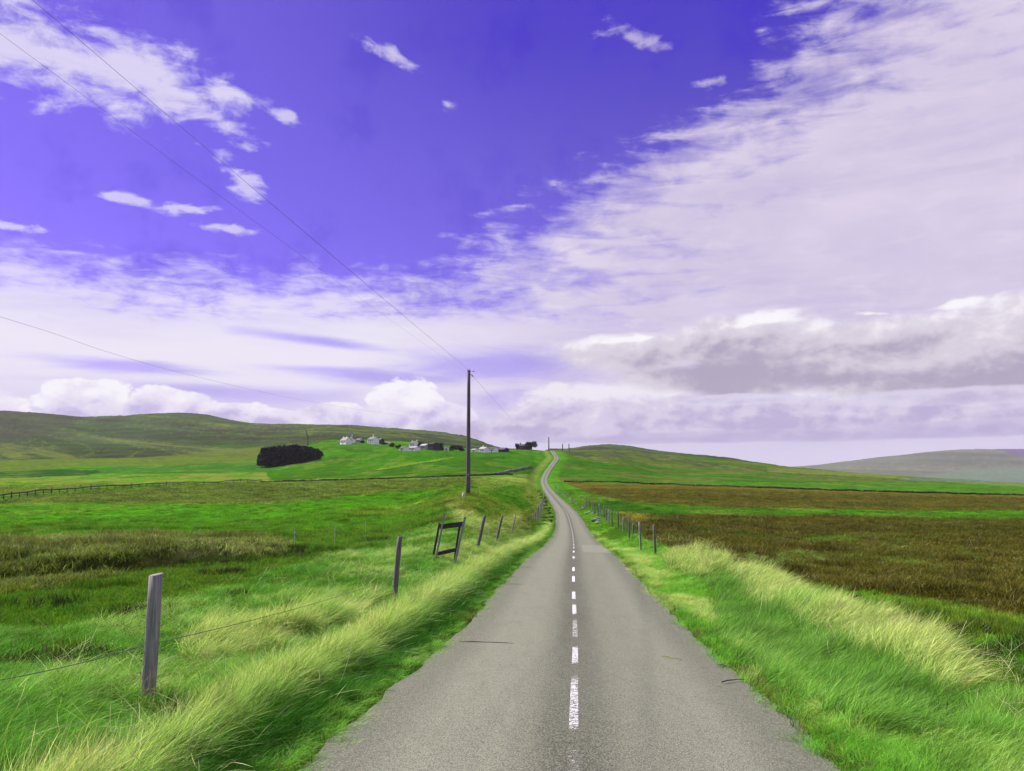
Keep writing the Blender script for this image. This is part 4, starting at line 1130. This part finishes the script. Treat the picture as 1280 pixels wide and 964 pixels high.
def grass_material():
    m = bpy.data.materials.new('grass_blades'); m.use_nodes = True
    T = NT(m.node_tree); m.node_tree.nodes.remove(m.node_tree.nodes['Principled BSDF'])
    ca = W(T, T.new('ShaderNodeAttribute', attribute_name='ca', attribute_type='INSTANCER').outputs['Color'])
    cb = W(T, T.new('ShaderNodeAttribute', attribute_name='cb', attribute_type='INSTANCER').outputs['Color'])
    t = W(T, T.new('ShaderNodeAttribute', attribute_name='tt').outputs['Fac'])
    g = T.new('ShaderNodeNewGeometry')
    rn = T.m('FRACT', W(T, g.outputs['Random Per Island']) * 7.31)
    c = T.mix(T.smooth(t + (rn - .5) * .35, .25, .95), ca, cb)
    k = rn * .95 + .52
    c = T.mix(1.0, c, T.xyz(k, k, k), 'MULTIPLY')
    d = T.new('ShaderNodeBsdfDiffuse'); tr = T.new('ShaderNodeBsdfTranslucent'); gl = T.new('ShaderNodeBsdfGlossy'); gl.inputs['Roughness'].default_value = .45
    T.put(d.inputs[0], c); T.put(tr.inputs[0], T.mix(1.0, c, (1.0, 1.05, .75, 1), 'MULTIPLY'))
    up = T.vmath('NORMALIZE', T.vmath('ADD', W(T, g.outputs['Normal']), (0, 0, 0.8)), (0, 0, 0))
    T.put(d.inputs['Normal'], up)
    mx = T.new('ShaderNodeMixShader'); mx.inputs[0].default_value = .40
    T.t.links.new(d.outputs[0], mx.inputs[1]); T.t.links.new(tr.outputs[0], mx.inputs[2])
    m2 = T.new('ShaderNodeMixShader'); m2.inputs[0].default_value = .012
    T.t.links.new(mx.outputs[0], m2.inputs[1]); T.t.links.new(gl.outputs[0], m2.inputs[2])
    T.t.links.new(m2.outputs[0], m.node_tree.nodes['Material Output'].inputs[0])
    return m
M['blade'] = grass_material()
def proto_coll(name, objs):
    c = bpy.data.collections.new(name)
    for o in objs: c.objects.link(o)
    return c
PROT = {
 'tall': proto_coll('tall_grass_tufts', [tuft_mesh('tall_tuft', 55, .60, .10, .0048, .95, 100 + k, M['blade'], 5, head=(.9 if k % 2 else 0), fan=.55) for k in range(6)]),
 'short': proto_coll('turf_tufts', [tuft_mesh('turf_tuft', 42, .13, .09, .0048, .8, 200 + k, M['blade'], 3, fan=1.6) for k in range(6)]),
 'coarse': proto_coll('coarse_tufts', [tuft_mesh('coarse_tuft', 40, .22, .16, .009, .7, 300 + k, M['blade'], 3, fan=1.6) for k in range(6)]),
}
PROT['stem'] = proto_coll('dead_stems', [tuft_mesh('dead_stem', 5, .80, .16, .0042, 1.0, 400 + k, M['blade'], 6, head=1.6, var=.5, fan=1.4) for k in range(6)])
def scatter(name, kind, pos, rotz, tilt, scl, ca, cb, label):
    n = len(pos)
    me = bpy.data.meshes.new(name); me.vertices.add(n); me.vertices.foreach_set('co', np.asarray(pos, np.float32).ravel())
    def att(nm, typ, data, f):
        a = me.attributes.new(nm, typ, 'POINT'); a.data.foreach_set(f, np.asarray(data, np.float32).ravel())
    one = np.ones((n, 1))
    att('rot', 'FLOAT_VECTOR', np.stack([np.zeros(n), tilt, rotz], 1), 'vector')
    att('scl', 'FLOAT_VECTOR', scl, 'vector')
    att('ca', 'FLOAT_COLOR', np.hstack([ca, one]), 'color'); att('cb', 'FLOAT_COLOR', np.hstack([cb, one]), 'color')
    o = link(bpy.data.objects.new(name, me))
    ng = bpy.data.node_groups.new(name, 'GeometryNodeTree')
    ng.interface.new_socket('Geometry', in_out='INPUT', socket_type='NodeSocketGeometry')
    ng.interface.new_socket('Geometry', in_out='OUTPUT', socket_type='NodeSocketGeometry')
    N = ng.nodes.new; L = ng.links.new
    gi, go = N('NodeGroupInput'), N('NodeGroupOutput')
    ci = N('GeometryNodeCollectionInfo'); ci.inputs['Collection'].default_value = PROT[kind]
    ci.inputs['Separate Children'].default_value = True; ci.inputs['Reset Children'].default_value = True
    ip = N('GeometryNodeInstanceOnPoints'); ip.inputs['Pick Instance'].default_value = True
    ri = N('FunctionNodeRandomValue'); ri.data_type = 'INT'
    ri.inputs[4].default_value = 0; ri.inputs[5].default_value = 5
    L(ri.outputs[2], ip.inputs['Instance Index'])
    def na(nm):
        a = N('GeometryNodeInputNamedAttribute'); a.data_type = 'FLOAT_VECTOR'; a.inputs[0].default_value = nm
        return a.outputs[0]
    er = N('FunctionNodeEulerToRotation'); L(na('rot'), er.inputs[0])
    L(er.outputs[0], ip.inputs['Rotation']); L(na('scl'), ip.inputs['Scale'])
    L(gi.outputs[0], ip.inputs['Points']); L(ci.outputs[0], ip.inputs['Instance']); L(ip.outputs[0], go.inputs[0])
    md = o.modifiers.new('scatter', 'NODES'); md.node_group = ng
    return tag(o, label, 'grass', kind='stuff')

def sample(n, d0, d1, p=1.0, umax=.74):
    """points over the near ground, thinning with distance: density ~ D^-p"""
    q = rng.random(n); e = 2 - p
    D = (d0 ** e + q * (d1 ** e - d0 ** e)) ** (1 / e) if abs(e) > 1e-6 else d0 * (d1 / d0) ** q
    u = rng.uniform(-umax, umax, n)
    return u * D, D
def sample_lat(n, y0, y1, l0, l1, p):
    q = rng.random(n); e = 1 - p
    Y = (y0 ** e + q * (y1 ** e - y0 ** e)) ** (1 / e) if abs(e) > 1e-6 else y0 * (y1 / y0) ** q
    return road_x(Y) + rng.uniform(l0, l1, n), Y
def V3(X, Y): 
    Z = ground_z(X, Y); return np.stack([X, Y, Z], 1)
def jit(n, a): return 1 + rng.uniform(-a, a, (n, 1))
DRY = np.array((.60, .84, .21)); DRY2 = np.array((.60, .74, .20)); GRN = np.array((.055, .245, .010)); GRN2 = np.array((.125, .38, .024))

# 1. turf and heath over the near fields
X, Y = sample(80000, 2.6, 80, 1.0); X2, Y2 = sample(42000, 65, 330, 1.3)
X, Y = np.concatenate([X, X2]), np.concatenate([Y, Y2])
lat = X - road_x(Y)
k = (np.abs(lat) > HALF + .06) & ~((lat < 0) & (lat > -HALF - .65) & (rng.random(len(X)) < .6)); X, Y, lat = X[k], Y[k], lat[k]
P = V3(X, Y); fx, fy = to_px(X, Y, P[:, 2])
k = ~((Y < 7.25) & (Y > 4.8) & (lat < -3.2) & (np.abs(fx - 190) < 55) & (rng.random(len(X)) < .8))
X, Y, lat, P = X[k], Y[k], lat[k], P[k]
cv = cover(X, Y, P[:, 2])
brown = (cv[:, 0] > cv[:, 1] * .85)
heath = (cv[:, 0] > cv[:, 1] * .62)
sz = (1 + Y / 26)[:, None]
verge = np.abs(lat) < 4.8
heath &= ~verge; brown &= ~verge
cv[verge & (cv[:, 1] < .09)] = G_DARK * 1.3
rush = sst(fbm(P[:, 0] / 1.3, P[:, 1] / 2.0, 4, 95), .63, .71) * ~verge
cv = cv * (1 - .4 * rush[:, None]); sz = sz * np.ones((1, 3)); sz[:, 2] *= 1 + 1.0 * rush
def turf(sel, kind, hs, name, label, mul, tipmul):
    n = sel.sum(); s = sz[sel] * jit(n, .35); s[:, 2] *= hs * (1 / (1 + Y[sel] / 40))
    c = cv[sel] * jit(n, .35) * np.hstack([rng.uniform(.75, 1.55 if kind == 'short' else 1.05, (n, 1)), np.ones((n, 2))])
    scatter(name, kind, P[sel], rng.uniform(0, 6.283, n), rng.normal(.15, .18, n), s, c * mul, np.clip(c * tipmul, 0, .7), label)
tm = np.array((2.3, 1.75, 2.0))
turf(~heath, 'short', 1.1, 'turf_grass', 'short bright green grass covering the fields beside the road', 1.3, tm)
turf(heath & ~brown, 'coarse', 1.0, 'moor_grass', 'coarse olive moor grass on the left bank and rough pasture', 1.0, np.array((1.9, 1.9, 1.6)))
turf(brown, 'coarse', .85, 'heather', 'low brown heather covering the dark field on the right', 1.4, np.array((1.7, 1.65, 1.5)))

# 2. longer grass
sets = []
def add(X, Y, h, wid, dry, rz, tl, green=GRN, dryc=DRY, basemix=.35):
    n = len(X); sets.append((V3(X, Y), h, wid, dry, rz, tl, np.tile(green, (n, 1)), np.tile(dryc, (n, 1)), basemix))
WIND = -.25
# left verge ridge
X, Y = sample_lat(15000, 2.6, 110, -4.0, -2.28, .75)
lat = X - road_x(Y); n = len(X)
prof = np.exp(-((lat + 2.98) / .40) ** 2)
nz = fbm(X * .8, Y * .5, 3, 81)
h = (.20 + .36 * prof) * rng.uniform(.75, 1.2, n) * (.75 + .5 * nz) * np.interp(Y, [0, 20, 60, 110], [1, 1, .8, .6])
dry = np.clip(.12 + .95 * np.exp(-((lat + 3.12) / .36) ** 2) * (.45 + .9 * nz) - .5 * sst(lat, -2.95, -2.6), 0, 1)
gl_ = np.where((lat > -2.85)[:, None], GRN * .6, GRN); i0 = len(sets)  # road-facing blades darkened: shade on that side put into their green
add(X, Y, h, np.interp(Y, [0, 10, 40, 110], [1, 1.1, 2.0, 4]), dry, rng.normal(WIND, .9, n), rng.normal(.22, .26, n))
sets[i0] = sets[i0][:6] + (gl_,) + sets[i0][7:]
# short fringe at both edges of the tarmac
for s, l0, l1, nn in ((-1, -2.45, -1.86, 5200), (1, 1.86, 2.5, 5200)):
    X, Y = sample_lat(nn, 2.6, 90, l0, l1, .8); n = len(X)
    l = np.abs(X - road_x(Y)); kp = rng.random(n) < np.clip((l - 1.80) / .35, .06, 1) * (.35 + fbm(X * 1.5, Y * .8, 3, 83)) * (.45 if s < 0 else 1) ; X, Y = X[kp], Y[kp]; n = len(X)
    nz = fbm(X * .9, Y * .45, 3, 85)
    add(X, Y, rng.uniform(.10, .2, n) * (1 + .5 * (s > 0) * sst(nz, .5, .7)), np.interp(Y, [0, 10, 40, 90], [1, 1.1, 2.0, 3.5]), (sst(nz, .42, .62) * .85 if s > 0 else nz * .35), rng.normal(WIND + (math.pi if s > 0 else 0) * 0, 1.0, n), rng.normal(.3, .25, n), GRN2)
# right verge, green with pale streaks
X, Y = sample_lat(15000, 2.6, 60, 2.3, 4.4, .75); n = len(X); lat = X - road_x(Y)
nz = fbm(X * .7, Y * .35, 4, 87)
add(X, Y, rng.uniform(.13, .26, n) * (.8 + .5 * nz), np.interp(Y, [0, 10, 40, 90], [1, 1.1, 2.0, 3.5]), np.clip(sst(nz, .36, .58) * 1.0 * np.exp(-((lat - 2.65) / .55) ** 2) + .10, 0, 1), rng.normal(WIND, .6, n), rng.normal(.3, .2, n), GRN2)
# middle band on the left, between verge and wire and below it
X, Y = sample_lat(10000, 3, 40, -7.5, -3.7, .7); n = len(X)
nz = fbm(X * .6, Y * .5, 4, 89)
add(X, Y, rng.uniform(.12, .28, n) * (.5 + .8 * nz), np.interp(Y, [0, 10, 40, 90], [1.05, 1.2, 2.2, 3.5]), np.clip(sst(nz, .46, .7) * .6 + .06, 0, 1), rng.normal(WIND, .9, n), rng.normal(.22, .25, n))
# stands read off the photograph: outline of the ground they grow on, height, dryness
X0, Y0 = sample(120000, 4, 70, 1.3, .66); Z0 = ground_z(X0, Y0); qx, qy = to_px(X0, Y0, Z0)
qx = qx + (fbm(X0 * 1.3, Y0 * 1.3, 3, 91) - .5) * 30
def stand(poly, h, dry, keep=1.0, dryc=DRY, green=GRN, wid=1.0, rz=WIND, fan=.5, tl=.3):
    k = in_poly(qx, qy, poly) & (rng.random(len(qx)) < keep); X, Y = X0[k], Y0[k]; n = len(X)
    nz = fbm(X, Y, 3, 93)
    add(X, Y, h * rng.uniform(.55, 1.2, n) * (.45 + 1.1 * fbm(X / .8, Y / 1.1, 3, 103)), wid * np.interp(Y, [0, 10, 40, 90], [1.0, 1.15, 2.0, 3.5]), np.clip(dry * (.25 + 1.5 * nz), 0, 1), rng.normal(rz, fan, n), rng.normal(tl, .15, n), green, dryc)
stand([(225, 812), (300, 788), (430, 762), (468, 748), (440, 778), (330, 815), (240, 838)], .50, .95, 1, DRY)
stand([(190, 850), (330, 815), (450, 770), (480, 775), (330, 850), (210, 885)], .30, .35, .7)
stand([(550, 712), (640, 692), (690, 656), (655, 640), (610, 655), (575, 640), (562, 622), (556, 640), (590, 670), (545, 700)], .34, .8, .55, DRY2)
stand([(-80, 880), (180, 890), (330, 838), (220, 930), (120, 1000), (-80, 1010)], .34, .22, .8)
stand([(-80, 790), (170, 800), (180, 880), (-80, 880)], .24, .18, .35)
# the big windblown ridge on the right
stand([(905, 716), (940, 722), (1050, 768), (1150, 815), (1210, 862), (1185, 885), (1060, 818), (935, 758)], .60, .95, .8, DRY, GRN, 1.0, WIND, .35, .38)
stand([(880, 716), (935, 758), (1060, 818), (1185, 885), (1190, 915), (1100, 905), (990, 855), (895, 790)], 1e-9 + .46, .20, .8, DRY, GRN * .78, 1.0, WIND, .35, .3)
stand([(900, 790), (1000, 850), (1120, 900), (1180, 925), (1080, 925), (960, 860), (890, 800)], .40, .30, .8, DRY, GRN)
stand([(830, 700), (850, 690), (885, 694), (912, 712), (880, 728), (842, 718)], .60, .8, .45, DRY2, GRN, 1.1, 0.4, 1.0, .1)
stand([(1180, 925), (1230, 890), (1380, 900), (1380, 1000), (1150, 1000)], .36, .3, .6, DRY2)
stand([(930, 700), (1010, 690), (1040, 712), (960, 722)], .30, .55, .25, DRY2 * .7)
P = np.concatenate([s[0] for s in sets]); n = len(P)
cat = lambda i: np.concatenate([np.broadcast_to(np.asarray(s[i], float), (len(s[0]),)) for s in sets])
h, wid, dry, rz, tl = cat(1), cat(2), cat(3), cat(4), cat(5)
gr = np.concatenate([s[6] for s in sets]); dc = np.concatenate([s[7] for s in sets])
j = jit(n, .42); hue = rng.uniform(-.2, .25, (n, 1))
gr = gr * j * np.hstack([1 + hue, np.ones((n, 1)), 1 + hue * .5])
ca = gr * .8 * (1 - dry[:, None] * .25) + dc * dry[:, None] * .12
cb = gr * 1.35 * (1 - dry[:, None]) + dc * j * dry[:, None]
sxy = (.9 * wid)[:, None]
scl = np.hstack([sxy, sxy, (h / .52)[:, None]])
near = (np.abs(P[:, 0] - road_x(P[:, 1])) < 8)
rz = rz + (fbm(P[:, 0] / .9, P[:, 1] / .9, 3, 97) - .5) * 3.6 * near
tl = tl + (fbm(P[:, 0] / .7, P[:, 1] / .7, 3, 99) - .5) * .7
fx, fy = to_px(P[:, 0], P[:, 1], P[:, 2]); clr = (P[:, 1] < 7.3) * (P[:, 1] > 4.6) * (P[:, 0] - road_x(P[:, 1]) < -3.15) * np.exp(-((fx - 195) / 80) ** 2)
scl[:, 2] *= 1 - .86 * clr
scl[:, 2] *= .7 + .6 * fbm(P[:, 0] / .35, P[:, 1] / .5, 3, 101)
scl[:, :2] *= (.55 + .45 * np.clip(h / .5, 0, 1.3))[:, None]
scatter('verge_grass', 'tall', P, rz, tl, scl, ca, np.clip(cb, 0, .75), 'long windblown grass with pale seed heads along both road verges')

xs_, ys_ = [], []
for l0, l1, m_ in ((-3.9, -2.5, 700), (3.3, 6.2, 520), (-6.5, -3.8, 380)):
    X, Y = sample_lat(m_, 3, 45, l0, l1, .8); xs_.append(X); ys_.append(Y)
X, Y = np.concatenate(xs_), np.concatenate(ys_); n = len(X)
tn = np.where(rng.random(n)[:, None] < .45, np.array((.62, .60, .34)), np.where(rng.random(n)[:, None] < .5, np.array((.20, .13, .055)), np.array((.40, .55, .12)))) * jit(n, .3)
scatter('dead_stems', 'stem', V3(X, Y), rng.normal(WIND, 1.1, n), rng.normal(.3, .3, n), np.hstack([np.ones((n, 2)) * np.interp(Y, [0, 10, 45], [1, 1.2, 2.4])[:, None], rng.uniform(.45, 1.0, (n, 1))]), tn * .6, tn, 'scattered bleached and brown dead stems standing among the verge grass')

# 3. dark rush clumps and turf holes in the fields
DK = np.array((.020, .030, .010))
cl = []
for x, y, r, m_ in ((272, 719, .5, 24), (97, 832, .55, 40), (165, 770, .35, 14), (60, 757, .5, 14), (340, 686, 1.2, 70), (310, 692, 1.6, 70), (250, 700, 1.6, 60), (480, 676, 1.0, 26), (300, 748, .3, 10), (430, 690, .8, 16),
                 (1205, 792, .5, 22), (1150, 775, .35, 7), (1060, 752, .35, 7), (1240, 825, .45, 18), (1262, 806, .35, 8), (1110, 768, .4, 14), (1170, 900, .3, 10)):
    b = ground_at(x, y); a = rng.uniform(0, 6.28, m_); q = r * np.sqrt(rng.random(m_))
    cl.append(np.stack([b.x + np.cos(a) * q * 1.4, b.y + np.sin(a) * q], 1))
cl = np.concatenate(cl); n = len(cl)
c = DK * jit(n, .4)
scatter('rush_clumps', 'coarse', V3(cl[:, 0], cl[:, 1]), rng.uniform(0, 6.28, n), rng.normal(0, .3, n), np.hstack([np.full((n, 2), 1.0), np.full((n, 1), 1.3)]) * jit(n, .4), c, c * np.array((1.8, 1.6, 1.5)), 'dark rush clumps dotted about the green fields')


# ------------------------------------------------------------ air: thin haze that greys the far hills
def haze():
    zs = [v.co.z for v in bpy.data.objects['ground'].data.vertices]
    z0, z1 = min(zs) - 1.0, max(zs) + 12.0
    bm = bmesh.new(); box(bm, (0, 4650, (z0 + z1) / 2), (26000, 9900, z1 - z0))
    m = bpy.data.materials.new('haze'); m.use_nodes = True; t = m.node_tree
    t.nodes.remove(t.nodes['Principled BSDF'])
    v = t.nodes.new('ShaderNodeVolumePrincipled'); v.inputs['Color'].default_value = (.85, .85, .92, 1); v.inputs['Density'].default_value = HAZE
    t.links.new(v.outputs[0], t.nodes['Material Output'].inputs['Volume'])
    o = obj_bm('haze', bm, m); o['kind'] = 'stuff'; o['label'] = 'thin pale haze softening the far hills'
HAZE = 4.0e-5
haze()
